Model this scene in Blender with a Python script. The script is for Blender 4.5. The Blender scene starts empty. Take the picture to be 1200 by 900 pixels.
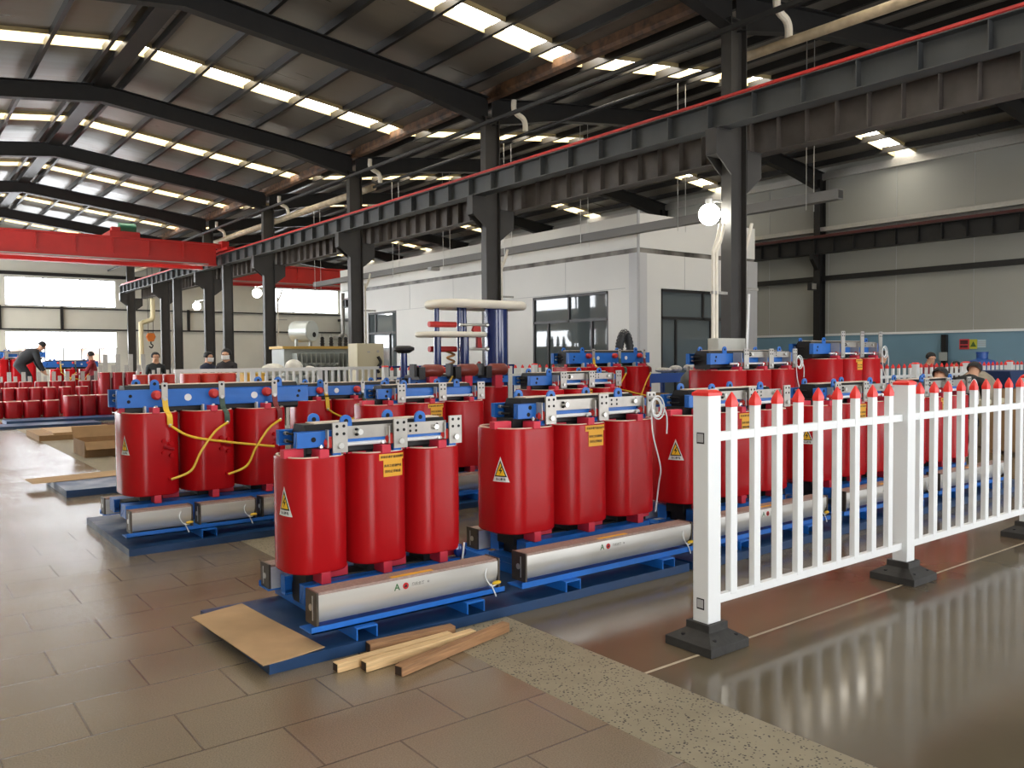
import bpy, bmesh, math, random
from mathutils import Vector, Matrix
random.seed(7)
sc = bpy.context.scene
col = sc.collection
PI = math.pi

# ------------------------------------------------------------------ camera, world, exposure
cam_d = bpy.data.cameras.new('camera'); cam = bpy.data.objects.new('camera', cam_d); col.objects.link(cam)
cam_d.sensor_width = 36.0; cam_d.lens = 36.0 * 970.0 / 1200.0; cam_d.clip_end = 300
yaw, pitch, roll = math.radians(37.44), math.radians(-1.97), math.radians(-0.44)
fw = Vector((math.sin(yaw), math.cos(yaw), 0)); rt = Vector((math.cos(yaw), -math.sin(yaw), 0)); up = Vector((0, 0, 1))
f2 = fw * math.cos(pitch) + up * math.sin(pitch); u2 = up * math.cos(pitch) - fw * math.sin(pitch)
r3 = rt * math.cos(roll) + u2 * math.sin(roll); u3 = u2 * math.cos(roll) - rt * math.sin(roll)
M = Matrix((r3, u3, -f2)).transposed().to_4x4(); M.translation = (0, 0, 1.5)
cam.matrix_world = M; sc.camera = cam

SKY_WINDOW = 10.0      # brightness of the day behind the frosted window sheets
SKY_DOOR = 6.6        # brightness of the day in the open doorways behind the camera
SKY_ROOF = 13.0       # brightness of the day behind the frosted skylight sheets
world = bpy.data.worlds.new('world'); sc.world = world; world.use_nodes = True
wb = world.node_tree.nodes['Background']; wb.inputs[0].default_value = (.93, .97, 1, 1); wb.inputs[1].default_value = 1.0
sc.view_settings.view_transform = 'Standard'; sc.view_settings.look = 'None'
sc.view_settings.gamma = 1.0; sc.view_settings.use_curve_mapping = False
sc.view_settings.exposure = 0.25
sc.cycles.max_bounces = 8; sc.cycles.diffuse_bounces = 4; sc.cycles.glossy_bounces = 4
sc.cycles.sample_clamp_indirect = 6.0; sc.cycles.caustics_reflective = False; sc.cycles.caustics_refractive = False

# ------------------------------------------------------------------ materials
def srgb(r, g, b):
    f = lambda c: c / 12.92 if c <= .04045 else ((c + .055) / 1.055) ** 2.4
    return (f(r / 255), f(g / 255), f(b / 255), 1)
def mat(name, rgb, rough=.5, metal=0, var=0, scale=6, bump=0, bscale=40, emit=0, coat=0, stretch=None, spec=.5, rvar=0):
    m = bpy.data.materials.new(name); m.use_nodes = True
    nt = m.node_tree; b = nt.nodes['Principled BSDF']
    c = srgb(*rgb); b.inputs['Base Color'].default_value = c
    b.inputs['Roughness'].default_value = rough; b.inputs['Metallic'].default_value = metal
    b.inputs['Specular IOR Level'].default_value = spec
    if coat: b.inputs['Coat Weight'].default_value = coat; b.inputs['Coat Roughness'].default_value = .08
    if emit: b.inputs['Emission Color'].default_value = c; b.inputs['Emission Strength'].default_value = emit
    if var or bump or rvar:
        tc = nt.nodes.new('ShaderNodeTexCoord'); mp = nt.nodes.new('ShaderNodeMapping')
        nt.links.new(tc.outputs['Object'], mp.inputs[0])
        if stretch: mp.inputs['Scale'].default_value = stretch
        if var or rvar:
            n = nt.nodes.new('ShaderNodeTexNoise'); n.inputs['Scale'].default_value = scale; n.inputs['Detail'].default_value = 5
            nt.links.new(mp.outputs[0], n.inputs[0])
        if var:
            r = nt.nodes.new('ShaderNodeValToRGB'); r.color_ramp.elements[0].position = .3; r.color_ramp.elements[1].position = .7
            r.color_ramp.elements[0].color = tuple(x * (1 - var) for x in c[:3]) + (1,)
            r.color_ramp.elements[1].color = tuple(min(1, x * (1 + var)) for x in c[:3]) + (1,)
            nt.links.new(n.outputs[0], r.inputs[0]); nt.links.new(r.outputs[0], b.inputs['Base Color'])
        if rvar:
            mr = nt.nodes.new('ShaderNodeMapRange'); mr.inputs[3].default_value = max(.02, rough - rvar); mr.inputs[4].default_value = rough + rvar
            mr.inputs[1].default_value = .3; mr.inputs[2].default_value = .7
            nt.links.new(n.outputs[0], mr.inputs[0]); nt.links.new(mr.outputs[0], b.inputs['Roughness'])
        if bump:
            n2 = nt.nodes.new('ShaderNodeTexNoise'); n2.inputs['Scale'].default_value = bscale; n2.inputs['Detail'].default_value = 4
            nt.links.new(mp.outputs[0], n2.inputs[0])
            bp = nt.nodes.new('ShaderNodeBump'); bp.inputs['Strength'].default_value = bump; bp.inputs['Distance'].default_value = .01
            nt.links.new(n2.outputs[0], bp.inputs['Height']); nt.links.new(bp.outputs[0], b.inputs['Normal'])
    return m

RED = mat('red_resin', (172, 17, 23), .26, var=.08, scale=5, spec=.2, stretch=(1, 1, .35), bump=.03, bscale=9)
DRED = mat('deep_red_resin', (138, 12, 22), .34, spec=.3, var=.14, scale=5, bump=.03, bscale=12)
ORED = mat('orange_red_resin', (190, 48, 34), .4, var=.1, scale=6)
PINK = mat('pink_support_resin', (206, 48, 68), .5, var=.06)
BLUE = mat('blue_paint', (28, 104, 190), .38, var=.07, scale=9, bump=.02)
NAVY = mat('blue_pallet_paint', (24, 58, 96), .42, var=.22, scale=4, bump=.06, bscale=18, rvar=.12)
CREAM = mat('cream_rim', (226, 206, 186), .55)
BLACK = mat('black_core_paint', (16, 16, 17), .5, bump=.05, bscale=60)
INNER = mat('inner_winding', (74, 20, 22), .5, var=.2, scale=8)
ALU = mat('aluminium', (164, 161, 154), .38, metal=.75, var=.10, scale=14, rvar=.1)
TIN = mat('pale_tinned_plate', (178, 175, 168), .42, metal=.55, var=.06, scale=20)
FANM = mat('fan_housing_metal', (222, 222, 216), .3, metal=.5, var=.04, scale=6, stretch=(.3, 3, 3))
GRILL = mat('fan_grille_brown', (152, 130, 120), .6, metal=.3, var=.2, scale=60)
ENDP = mat('fan_end_plate', (84, 78, 70), .45, metal=.6, var=.2, scale=20)
BOLT = mat('zinc_bolt', (205, 205, 200), .3, metal=.8)
HOLE = mat('dark_hole', (12, 12, 14), .8)
WHITE = mat('white_plastic', (222, 225, 224), .4, var=.012, scale=3)
OFFW = mat('offwhite_conduit', (222, 216, 200), .45, var=.05)
TIP = mat('red_plastic_tip', (228, 44, 36), .4)
RUBBER = mat('black_rubber', (46, 45, 42), .72, var=.25, scale=14, bump=.2, bscale=50)
YEL = mat('yellow_cable', (232, 190, 52), .4)
GRN = mat('green_sleeve', (62, 84, 70), .5)
ORNG = mat('orange_notice', (232, 170, 48), .55)
WARNY = mat('warning_yellow', (238, 190, 40), .5)
INK = mat('black_ink', (30, 24, 16), .6)
GINK = mat('green_ink', (62, 110, 66), .6)
RINK = mat('red_ink', (190, 30, 34), .6)
STEEL = mat('dark_steel', (30, 29, 28), .55, metal=.2, var=.2, scale=5, bump=.06, bscale=20)
COLM = mat('column_paint', (56, 54, 51), .5, metal=.1, var=.12, scale=3, bump=.04)
GREYB = mat('runway_grey_paint', (68, 70, 70), .5, metal=.1, var=.12, scale=3)
BROWNB = mat('runway_brown_primer', (84, 78, 73), .6, var=.22, scale=3)
RAILR = mat('red_rail_paint', (196, 52, 46), .5, var=.15, scale=8)
CRANE = mat('crane_red_paint', (184, 36, 30), .42, var=.1, scale=2)
PURL = mat('purlin_steel', (36, 34, 32), .45, metal=.3, var=.2, scale=4)
PANEL = mat('roof_panel', (124, 118, 108), .35, metal=.25, var=.10, scale=2, stretch=(.3, 3, 1), rvar=.08)
KERB = mat('cream_kerb_flashing', (176, 158, 112), .5, var=.06)
RUST = mat('rusty_gutter', (84, 58, 36), .7, var=.8, scale=6, bump=.2)
ENDW = mat('end_wall_panel', (206, 203, 190), .6, var=.04, scale=1)
SIDEW = mat('side_wall_panel', (152, 152, 144), .5, var=.04, scale=.6)
DADO = mat('blue_dado_panel', (112, 146, 164), .5, var=.06, scale=1)
OFFI = mat('office_white_panel', (212, 211, 206), .45, var=.02, scale=1)
OFFG = mat('office_grey_trim', (170, 170, 170), .45)
GLASS = mat('dark_window_glass', (82, 90, 92), .03, spec=.8)
FRAMEK = mat('black_window_frame', (38, 36, 35), .4)
DUCT = mat('black_flexible_duct', (52, 54, 56), .55)
CARD = mat('cardboard', (176, 144, 104), .75, var=.10, scale=5)
CARD2 = mat('brown_carton', (150, 118, 80), .78, var=.12, scale=5)
PINE = mat('pine_timber', (216, 182, 132), .65, var=.2, scale=10, stretch=(.6, 8, 8), bump=.08)
OAK = mat('brown_timber', (150, 112, 76), .7, var=.35, scale=9, stretch=(.6, 8, 8), bump=.15)
ENDGR = mat('dark_end_grain', (52, 36, 24), .8, var=.3, scale=40)
GREYM = mat('grey_tank_paint', (158, 164, 160), .42, var=.08, scale=4)
BEIGE = mat('beige_cabinet_paint', (198, 190, 162), .5)
DBLUE = mat('deep_blue_tube', (22, 44, 108), .2, coat=.5)
RINGW = mat('ivory_corona_ring', (228, 222, 206), .35)
BRWN = mat('brown_barrel_resin', (116, 44, 30), .4, var=.12)
GASG = mat('grey_gas_cylinder', (84, 88, 86), .45, var=.1)
BENCH = mat('workbench_blue', (30, 72, 150), .4)
CLUT = mat('grey_clutter', (168, 164, 158), .6, var=.3, scale=20)
LIT = mat('lit_bulb', (255, 252, 240), .4, emit=30)
def day_sheet(name, rgb, strength):
    m = bpy.data.materials.new(name); m.use_nodes = True; b = m.node_tree.nodes['Principled BSDF']
    b.inputs['Base Color'].default_value = srgb(*rgb); b.inputs['Emission Color'].default_value = srgb(*rgb)
    b.inputs['Emission Strength'].default_value = strength; b.inputs['Roughness'].default_value = .35
    return m
SKYL = day_sheet('skylight_sheet', (255, 250, 240), SKY_ROOF)
WINL = day_sheet('daylit_window', (244, 249, 255), SKY_WINDOW)

# ------------------------------------------------------------------ mesh helpers
class MB:
    """collects shapes and links them as ONE mesh object"""
    def __init__(s): s.v = []; s.f = []; s.m = []
    def add(s, vs, fs, mi=0):
        o = len(s.v); s.v += [tuple(v) for v in vs]
        for f in fs: s.f.append(tuple(i + o for i in f)); s.m.append(mi)
        return s
    def box(s, x0, x1, y0, y1, z0, z1, mi=0, mx=None):
        vs = [(x, y, z) for x in (x0, x1) for y in (y0, y1) for z in (z0, z1)]
        if mx: vs = [mx @ Vector(v) for v in vs]
        return s.add(vs, [(0, 1, 3, 2), (4, 6, 7, 5), (0, 4, 5, 1), (2, 3, 7, 6), (0, 2, 6, 4), (1, 5, 7, 3)], mi)
    def prism(s, poly, axis, a, b, mi=0):
        n = len(poly)
        f = {'x': lambda p, t: (t, p[0], p[1]), 'y': lambda p, t: (p[0], t, p[1]), 'z': lambda p, t: (p[0], p[1], t)}[axis]
        vs = [f(p, a) for p in poly] + [f(p, b) for p in poly]
        fs = [tuple(range(n)), tuple(range(2 * n - 1, n - 1, -1))] + [(i, i + n, (i + 1) % n + n, (i + 1) % n) for i in range(n)]
        return s.add(vs, fs, mi)
    def cyl(s, p0, p1, r, n=16, r1=None, cap=True, mi=0):
        p0, p1 = Vector(p0), Vector(p1); d = (p1 - p0).normalized(); r1 = r if r1 is None else r1
        a = d.orthogonal().normalized(); b = d.cross(a)
        vs = [p + (a * math.cos(2 * PI * i / n) + b * math.sin(2 * PI * i / n)) * q for p, q in ((p0, r), (p1, r1)) for i in range(n)]
        fs = [(i, (i + 1) % n, (i + 1) % n + n, i + n) for i in range(n)]
        if cap: fs += [tuple(range(n - 1, -1, -1)), tuple(range(n, 2 * n))]
        return s.add(vs, fs, mi)
    def tube(s, pts, r, n=8, mi=0, closed=False):
        pts = [Vector(p) for p in pts]; m = len(pts); rings = []
        t = (pts[1] - pts[0]).normalized(); a = t.orthogonal().normalized()
        for i, p in enumerate(pts):
            q0 = pts[(i - 1) % m] if closed or i else p; q1 = pts[(i + 1) % m] if closed or i < m - 1 else p
            t = (q1 - q0).normalized(); a = (a - t * a.dot(t)).normalized(); b = t.cross(a)
            rings.append([p + (a * math.cos(2 * PI * k / n) + b * math.sin(2 * PI * k / n)) * r for k in range(n)])
        vs = [v for rg in rings for v in rg]; L = m if closed else m - 1
        fs = [(i * n + k, i * n + (k + 1) % n, ((i + 1) % m) * n + (k + 1) % n, ((i + 1) % m) * n + k) for i in range(L) for k in range(n)]
        if not closed: fs += [tuple(range(n - 1, -1, -1)), tuple(range((m - 1) * n, m * n))]
        return s.add(vs, fs, mi)
    def lathe(s, prof, c=(0, 0, 0), n=24, mi=0, axis='z'):
        vs = []; m = len(prof)
        for k in range(n):
            ca, sa = math.cos(2 * PI * k / n), math.sin(2 * PI * k / n)
            for r, z in prof:
                p = (r * ca, r * sa, z) if axis == 'z' else ((z, r * ca, r * sa) if axis == 'x' else (r * sa, z, r * ca))
                vs.append((p[0] + c[0], p[1] + c[1], p[2] + c[2]))
        fs = [(k * m + i, ((k + 1) % n) * m + i, ((k + 1) % n) * m + i + 1, k * m + i + 1) for k in range(n) for i in range(m - 1)]
        return s.add(vs, fs, mi)
    def ball(s, c, r, n=14, sz=(1, 1, 1), mi=0):
        m = n // 2; vs = []; fs = []
        for i in range(m + 1):
            th = PI * i / m
            for k in range(n):
                ph = 2 * PI * k / n
                vs.append((c[0] + r * sz[0] * math.sin(th) * math.cos(ph), c[1] + r * sz[1] * math.sin(th) * math.sin(ph), c[2] + r * sz[2] * math.cos(th)))
        for i in range(m):
            for k in range(n): fs.append((i * n + k, (i + 1) * n + k, (i + 1) * n + (k + 1) % n, i * n + (k + 1) % n))
        return s.add(vs, fs, mi)
    def build(s, name, mats, parent=None, smooth=True, bevel=0, loc=None):
        me = bpy.data.meshes.new(name); me.from_pydata(s.v, [], s.f)
        for m in (mats if isinstance(mats, (list, tuple)) else [mats]): me.materials.append(m)
        if len(me.materials) > 1: me.polygons.foreach_set('material_index', s.m)
        bm = bmesh.new(); bm.from_mesh(me); bmesh.ops.remove_doubles(bm, verts=bm.verts, dist=1e-5)
        bmesh.ops.recalc_face_normals(bm, faces=bm.faces); bm.to_mesh(me); bm.free()
        if smooth:
            me.polygons.foreach_set('use_smooth', [True] * len(me.polygons)); me.set_sharp_from_angle(angle=math.radians(32))
        o = bpy.data.objects.new(name, me); col.objects.link(o)
        if parent: o.parent = parent
        if loc: o.location = loc
        if bevel:
            bv = o.modifiers.new('bevel', 'BEVEL'); bv.width = bevel; bv.segments = 2; bv.limit_method = 'ANGLE'; bv.angle_limit = math.radians(50)
        return o

def tag(o, label, cat, group=None, kind=None):
    if label: o['label'] = label
    if cat: o['category'] = cat
    if group: o['group'] = group
    if kind: o['kind'] = kind
    return o
def empty(name, loc, label, cat, group=None, rz=0):
    o = bpy.data.objects.new(name, None); col.objects.link(o); o.location = loc; o.rotation_euler = (0, 0, rz); o.empty_display_size = .1
    return tag(o, label, cat, group)
def struct(name, mb, m, **k):
    o = mb.build(name, m, smooth=k.pop('smooth', False), **k); o['kind'] = 'structure'; return o
def dup(root, loc, label=None, group=None, skip=()):
    r = root.copy(); col.objects.link(r); r.location = loc
    if label: r['label'] = label
    if group: r['group'] = group
    for ch in list(root.children):
        if ch.name.split('.')[0] in skip: continue
        c = ch.copy(); col.objects.link(c); c.parent = r
        for g in list(ch.children):
            if g.name.split('.')[0] in skip: continue
            d = g.copy(); col.objects.link(d); d.parent = c
    return r
def text_verts(body, size, align='CENTER'):
    c = bpy.data.curves.new('lettering', 'FONT'); c.body = body; c.size = size; c.align_x = align; c.align_y = 'CENTER'; c.resolution_u = 2; c.offset = size * .022
    o = bpy.data.objects.new('lettering', c); col.objects.link(o); bpy.context.view_layer.update()
    dg = bpy.context.evaluated_depsgraph_get(); me = bpy.data.meshes.new_from_object(o.evaluated_get(dg))
    vs = [v.co.copy() for v in me.vertices]; fs = [tuple(p.vertices) for p in me.polygons]
    bpy.data.objects.remove(o); bpy.data.curves.remove(c); bpy.data.meshes.remove(me)
    return vs, fs
def lerp(a, b, t): return a + (b - a) * t
def smooth_path(pts, n=6):
    P = [Vector(p) for p in pts]; out = []
    for i in range(len(P) - 1):
        p0, p1, p2, p3 = P[max(0, i - 1)], P[i], P[i + 1], P[min(len(P) - 1, i + 2)]
        for k in range(n):
            t = k / n
            out.append(.5 * ((2 * p1) + (p2 - p0) * t + (2 * p0 - 5 * p1 + 4 * p2 - p3) * t * t + (3 * p1 - p0 - 3 * p2 + p3) * t ** 3))
    return out + [P[-1]]

# ------------------------------------------------------------------ floors
def nodes_of(name):
    m = bpy.data.materials.new(name); m.use_nodes = True; nt = m.node_tree
    return m, nt, nt.nodes['Principled BSDF'], (lambda t: nt.nodes.new('ShaderNode' + t)), nt.links.new
def paver_material():
    m, nt, b, N, L = nodes_of('concrete_pavers')
    tc = N('TexCoord'); mp = N('Mapping'); L(tc.outputs['Object'], mp.inputs[0]); mp.inputs['Location'].default_value = (-.01, 0, 0)
    br = N('TexBrick'); L(mp.outputs[0], br.inputs[0]); br.offset = .5
    br.inputs['Scale'].default_value = 1; br.inputs['Brick Width'].default_value = .628; br.inputs['Row Height'].default_value = .4
    br.inputs['Mortar Size'].default_value = .006; br.inputs['Mortar Smooth'].default_value = .6
    br.inputs['Color1'].default_value = srgb(119, 108, 90); br.inputs['Color2'].default_value = srgb(125, 114, 96); br.inputs['Mortar'].default_value = srgb(86, 76, 62)
    n1 = N('TexNoise'); L(tc.outputs['Object'], n1.inputs[0]); n1.inputs['Scale'].default_value = .9; n1.inputs['Detail'].default_value = 6
    r1 = N('ValToRGB'); L(n1.outputs[0], r1.inputs[0]); r1.color_ramp.elements[0].position = .35; r1.color_ramp.elements[1].position = .68
    r1.color_ramp.elements[0].color = (.80, .76, .70, 1); r1.color_ramp.elements[1].color = (1.12, 1.10, 1.04, 1)
    mx = N('MixRGB'); mx.blend_type = 'MULTIPLY'; mx.inputs[0].default_value = .45; L(br.outputs[0], mx.inputs[1]); L(r1.outputs[0], mx.inputs[2])
    n2 = N('TexNoise'); L(tc.outputs['Object'], n2.inputs[0]); n2.inputs['Scale'].default_value = 170; n2.inputs['Detail'].default_value = 4
    r2 = N('ValToRGB'); L(n2.outputs[0], r2.inputs[0]); r2.color_ramp.elements[0].position = .36; r2.color_ramp.elements[1].position = .66
    r2.color_ramp.elements[0].color = (.72, .66, .6, 1); r2.color_ramp.elements[1].color = (1.18, 1.15, 1.1, 1)
    m2 = N('MixRGB'); m2.blend_type = 'MULTIPLY'; m2.inputs[0].default_value = .75; L(mx.outputs[0], m2.inputs[1]); L(r2.outputs[0], m2.inputs[2])
    L(m2.outputs[0], b.inputs['Base Color'])
    mr = N('MapRange'); L(n1.outputs[0], mr.inputs[0]); mr.inputs[1].default_value = .3; mr.inputs[2].default_value = .7; mr.inputs[3].default_value = .15; mr.inputs[4].default_value = .25
    L(mr.outputs[0], b.inputs['Roughness'])
    bp = N('Bump'); bp.inputs['Strength'].default_value = .25; bp.inputs['Distance'].default_value = .004
    ad = N('Math'); ad.operation = 'MULTIPLY_ADD'; L(br.outputs['Fac'], ad.inputs[0]); ad.inputs[1].default_value = -1.2; L(n2.outputs[0], ad.inputs[2])
    L(ad.outputs[0], bp.inputs['Height']); L(bp.outputs[0], b.inputs['Normal'])
    return m
def strip_material():
    m, nt, b, N, L = nodes_of('pitted_concrete')
    tc = N('TexCoord'); v = N('TexVoronoi'); L(tc.outputs['Object'], v.inputs[0]); v.inputs['Scale'].default_value = 60
    n = N('TexNoise'); L(tc.outputs['Object'], n.inputs[0]); n.inputs['Scale'].default_value = 7; n.inputs['Detail'].default_value = 6
    ns = N('TexNoise'); L(tc.outputs['Object'], ns.inputs[0]); ns.inputs['Scale'].default_value = 22
    ad = N('Math'); ad.operation = 'MULTIPLY_ADD'; L(ns.outputs[0], ad.inputs[0]); ad.inputs[1].default_value = .5; L(v.outputs['Distance'], ad.inputs[2])
    r = N('ValToRGB'); L(ad.outputs[0], r.inputs[0]); r.color_ramp.elements[0].position = .47; r.color_ramp.elements[1].position = .54
    r.color_ramp.elements[0].color = srgb(50, 44, 36); r.color_ramp.elements[1].color = srgb(142, 133, 111)
    r1 = N('ValToRGB'); L(n.outputs[0], r1.inputs[0]); r1.color_ramp.elements[0].color = (.75, .73, .7, 1); r1.color_ramp.elements[1].color = (1.15, 1.13, 1.1, 1)
    mx = N('MixRGB'); mx.blend_type = 'MULTIPLY'; mx.inputs[0].default_value = 1; L(r.outputs[0], mx.inputs[1]); L(r1.outputs[0], mx.inputs[2])
    L(mx.outputs[0], b.inputs['Base Color']); b.inputs['Roughness'].default_value = .6
    bp = N('Bump'); bp.inputs['Strength'].default_value = .4; bp.inputs['Distance'].default_value = .004; L(r.outputs[0], bp.inputs['Height']); L(bp.outputs[0], b.inputs['Normal'])
    return m
def polished_material():
    m, nt, b, N, L = nodes_of('polished_concrete')
    tc = N('TexCoord'); n = N('TexNoise'); L(tc.outputs['Object'], n.inputs[0]); n.inputs['Scale'].default_value = .55; n.inputs['Detail'].default_value = 7
    r = N('ValToRGB'); L(n.outputs[0], r.inputs[0]); r.color_ramp.elements[0].position = .36; r.color_ramp.elements[1].position = .66
    r.color_ramp.elements[0].color = srgb(92, 82, 66); r.color_ramp.elements[1].color = srgb(110, 101, 82)
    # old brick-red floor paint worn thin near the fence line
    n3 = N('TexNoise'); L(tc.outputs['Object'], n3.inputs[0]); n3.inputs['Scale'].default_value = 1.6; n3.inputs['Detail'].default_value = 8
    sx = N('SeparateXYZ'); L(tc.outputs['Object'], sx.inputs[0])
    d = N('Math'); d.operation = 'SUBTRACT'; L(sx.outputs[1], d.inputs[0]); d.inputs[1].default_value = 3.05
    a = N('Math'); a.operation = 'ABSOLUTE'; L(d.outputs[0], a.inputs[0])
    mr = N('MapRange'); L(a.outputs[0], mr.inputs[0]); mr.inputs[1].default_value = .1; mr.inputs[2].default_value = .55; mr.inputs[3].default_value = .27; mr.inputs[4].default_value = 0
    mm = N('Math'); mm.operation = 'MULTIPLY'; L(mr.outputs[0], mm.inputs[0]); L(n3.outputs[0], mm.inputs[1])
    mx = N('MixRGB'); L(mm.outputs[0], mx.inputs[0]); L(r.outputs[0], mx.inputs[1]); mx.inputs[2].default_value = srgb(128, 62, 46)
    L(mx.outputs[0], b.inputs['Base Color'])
    rr = N('MapRange'); L(n3.outputs[0], rr.inputs[0]); rr.inputs[1].default_value = .3; rr.inputs[2].default_value = .7; rr.inputs[3].default_value = .09; rr.inputs[4].default_value = .18; b.inputs['Specular IOR Level'].default_value = .18
    L(rr.outputs[0], b.inputs['Roughness'])
    bp = N('Bump'); bp.inputs['Strength'].default_value = .03; bp.inputs['Distance'].default_value = .01; L(n3.outputs[0], bp.inputs['Height']); L(bp.outputs[0], b.inputs['Normal'])
    return m
YE = 45.6
struct('floor', MB().box(-2.2, 2.32, -4, YE, -.2, 0), paver_material())
struct('floor', MB().box(2.32, 2.83, -4, YE, -.2, .0005), strip_material())
struct('floor', MB().box(2.83, 22.2, -4, YE, -.2, 0), polished_material())
struct('trim_1', MB().box(2.83, 22, 2.672, 2.688, 0, .0012), mat('pale_joint_filler', (176, 162, 138), .6, var=.25, scale=9))

# ------------------------------------------------------------------ building shell
FY = [7.69 + 6.04 * k for k in range(-2, 7)]          # frame lines along the hall
def roof_z(x):                                        # underside of the roof sheets
    return 7.6 - .12 * min(abs(x - 4), abs(x - 16))
def slope_quad(mb, xa, xb, y0, y1, t=.13):
    za, zb = roof_z(xa), roof_z(xb)
    mb.prism([(xa, za), (xb, zb), (xb, zb + t), (xa, za + t)], 'y', y0, y1)
slots = [(f + 3.36, f + 3.94) for f in FY[1:]]
slots = [s for s in slots if s[1] < YE]
wn = 0
for xa, xb in ((-2.2, 4), (4, 10), (10, 16), (16, 22.2)):
    mb = MB(); y = -4.2
    for a, b in slots: slope_quad(mb, xa, xb, y, a); y = b
    slope_quad(mb, xa, xb, y, YE + .2)
    struct('ceiling', mb, PANEL)
    for a, b in slots:
        wn += 1; p = MB(); z0, z1 = roof_z(xa), roof_z(xb)
        p.prism([(xa, z0 + .131), (xb, z1 + .131), (xb, z1 + .15), (xa, z0 + .15)], 'y', a - .05, b + .05)
        struct('window_%d' % wn, p, SKYL)
        kb = MB()
        for ka, kc in ((a - .03, a + .005), (b - .005, b + .03)):
            kb.prism([(xa, z0 - .07), (xb, z1 - .07), (xb, z1 + .128), (xa, z0 + .128)], 'y', ka, kc)
        struct('trim_16', kb, KERB)
# purlins: channels running the length of the hall under the sheets
def purlin(x, w=.055, h=.15):
    z = roof_z(x) - .004; s = 1 if (x > 10) == (x > 16) else 1
    mb = MB().prism([(x - .012, z - h), (x + w, z - h), (x + w, z - h + .03), (x + .012, z - h + .012), (x + .012, z - .014), (x + w, z - .014), (x + w, z), (x - .012, z)], 'y', -4, YE)
    struct('purlin', mb, PURL)
for rx in (4, 16):
    for sgn in (-1, 1):
        for d in (.38, 1.38, 2.38, 3.38, 4.38, 5.38): purlin(rx + sgn * d)
    mb = MB().box(rx - .16, rx + .16, -4, YE, 7.36, 7.5); struct('purlin', mb, PURL)
# valley gutter along the middle column row, with its beige drain pipe and elbows
struct('trim_2', MB().prism([(9.9, 6.72), (9.93, 6.66), (10.07, 6.66), (10.1, 6.72), (10.1, 6.87), (10.085, 6.87), (10.085, 6.725), (10.06, 6.68), (9.94, 6.68), (9.915, 6.725), (9.915, 6.87), (9.9, 6.87)], 'y', -4, YE), RUST)
dp = empty('drain_pipe', (10.42, 7.0, 5.93), 'long beige drain pipe under the rusty valley gutter', 'pipe')
WP = mat('weathered_pipe', (168, 152, 124), .55, var=.25, scale=5)
MB().cyl((0, -11, 0), (0, .9, 0), .07, 16).build('near_run', WP, dp)
MB().cyl((0, .9, 0), (0, 12.5, 0), .032, 12).build('thin_run', STEEL, dp)
MB().cyl((0, 12.5, 0), (0, 38.0, 0), .09, 16).build('far_run', WP, dp)
for k in (0, 1, 2, 3, 4):
    y = FY[2 + k] - 7.0 - .62
    MB().tube(smooth_path([(-.28, y, .62), (-.28, y, .45), (-.2, y, .36), (-.06, y, .30), (0, y, .2), (0, y, .05)]), .055, 10).build('elbow', OFFW, dp)

# end wall with two bands of windows
xs = [-2.2, 4.84, 9.66, 17.7, 21.9, 22.2]
def wall_with_holes(name, m, holes, x0, x1, z0, z1, y0, y1):
    mb = MB(); holes = sorted(holes); cols = sorted({x0, x1} | {h[0] for h in holes} | {h[1] for h in holes})
    for a, b in zip(cols[:-1], cols[1:]):
        hs = sorted((h[2], h[3]) for h in holes if h[0] <= a + 1e-6 and h[1] >= b - 1e-6); z = z0
        for c, d in hs: mb.box(a, b, y0, y1, z, c); z = d
        mb.box(a, b, y0, y1, z, z1)
    return struct(name, mb, m)
H = [(4.84, 9.66, 4.05, 5.45), (4.84, 9.66, 1.25, 2.86), (17.7, 21.9, 4.05, 5.45), (-1.5, 3.9, 4.05, 5.45), (-1.5, 3.9, 1.25, 2.86)]
wall_with_holes('wall_end', ENDW, H, -2.2, 22.2, 0, 7.7, YE, YE + .15)
for i, (a, b, c, d) in enumerate(H):
    if c > 3:
        p = MB().box(a, b, YE + .09, YE + .11, c, d); n = 3
    else:
        p = MB().box(a, b, YE + .09, YE + .11, c + .75, d); n = 6
    w = struct('window_%d' % (61 + i), p, WINL)
    fr = MB()
    for k in range(n + 1):
        x = lerp(a, b, k / n); fr.box(x - .025, x + .025, YE + .04, YE + .09, c, d if c > 3 else c + .78)
    fr.box(a, b, YE + .04, YE + .09, c, c + .05); fr.box(a, b, YE + .04, YE + .09, d - .05, d)
    if c < 3:
        fr.box(a, b, YE + .04, YE + .09, c + .74, c + .79)
        g = MB()
        for k in range(n):
            g.box(lerp(a, b, k / n), lerp(a, b, (k + 1) / n), YE + .1, YE + .11, c, c + .75)
        pm = mat('window_view', (246, 236, 228), .3, var=.16, scale=1.3, emit=0)
        bb = pm.node_tree.nodes['Principled BSDF']; ramp = [q for q in pm.node_tree.nodes if q.type == 'VALTORGB'][0]
        ramp.color_ramp.elements[0].color = srgb(208, 176, 160); ramp.color_ramp.elements[1].color = srgb(255, 255, 255)
        ramp.color_ramp.elements[0].position = .38; ramp.color_ramp.elements[1].position = .5
        pm.node_tree.links.new(ramp.outputs[0], bb.inputs['Emission Color']); bb.inputs['Emission Strength'].default_value = 1.3
        o = struct('window_pane', g, pm); o.parent = w
    o = fr.build('window_frame', OFFG, w, smooth=False)
for z0, z1 in ((5.52, 5.68), (3.94, 4.0), (2.9, 2.97), (6.3, 6.42)):
    struct('trim_3', MB().box(-2, 22, YE - .12, YE - .002, z0, z1), STEEL)
for x in (4.6, 7.2, 13.2): struct('trim_4', MB().box(x - .06, x + .06, YE - .14, YE - .002, 2.9, 4.05), STEEL)
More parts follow.
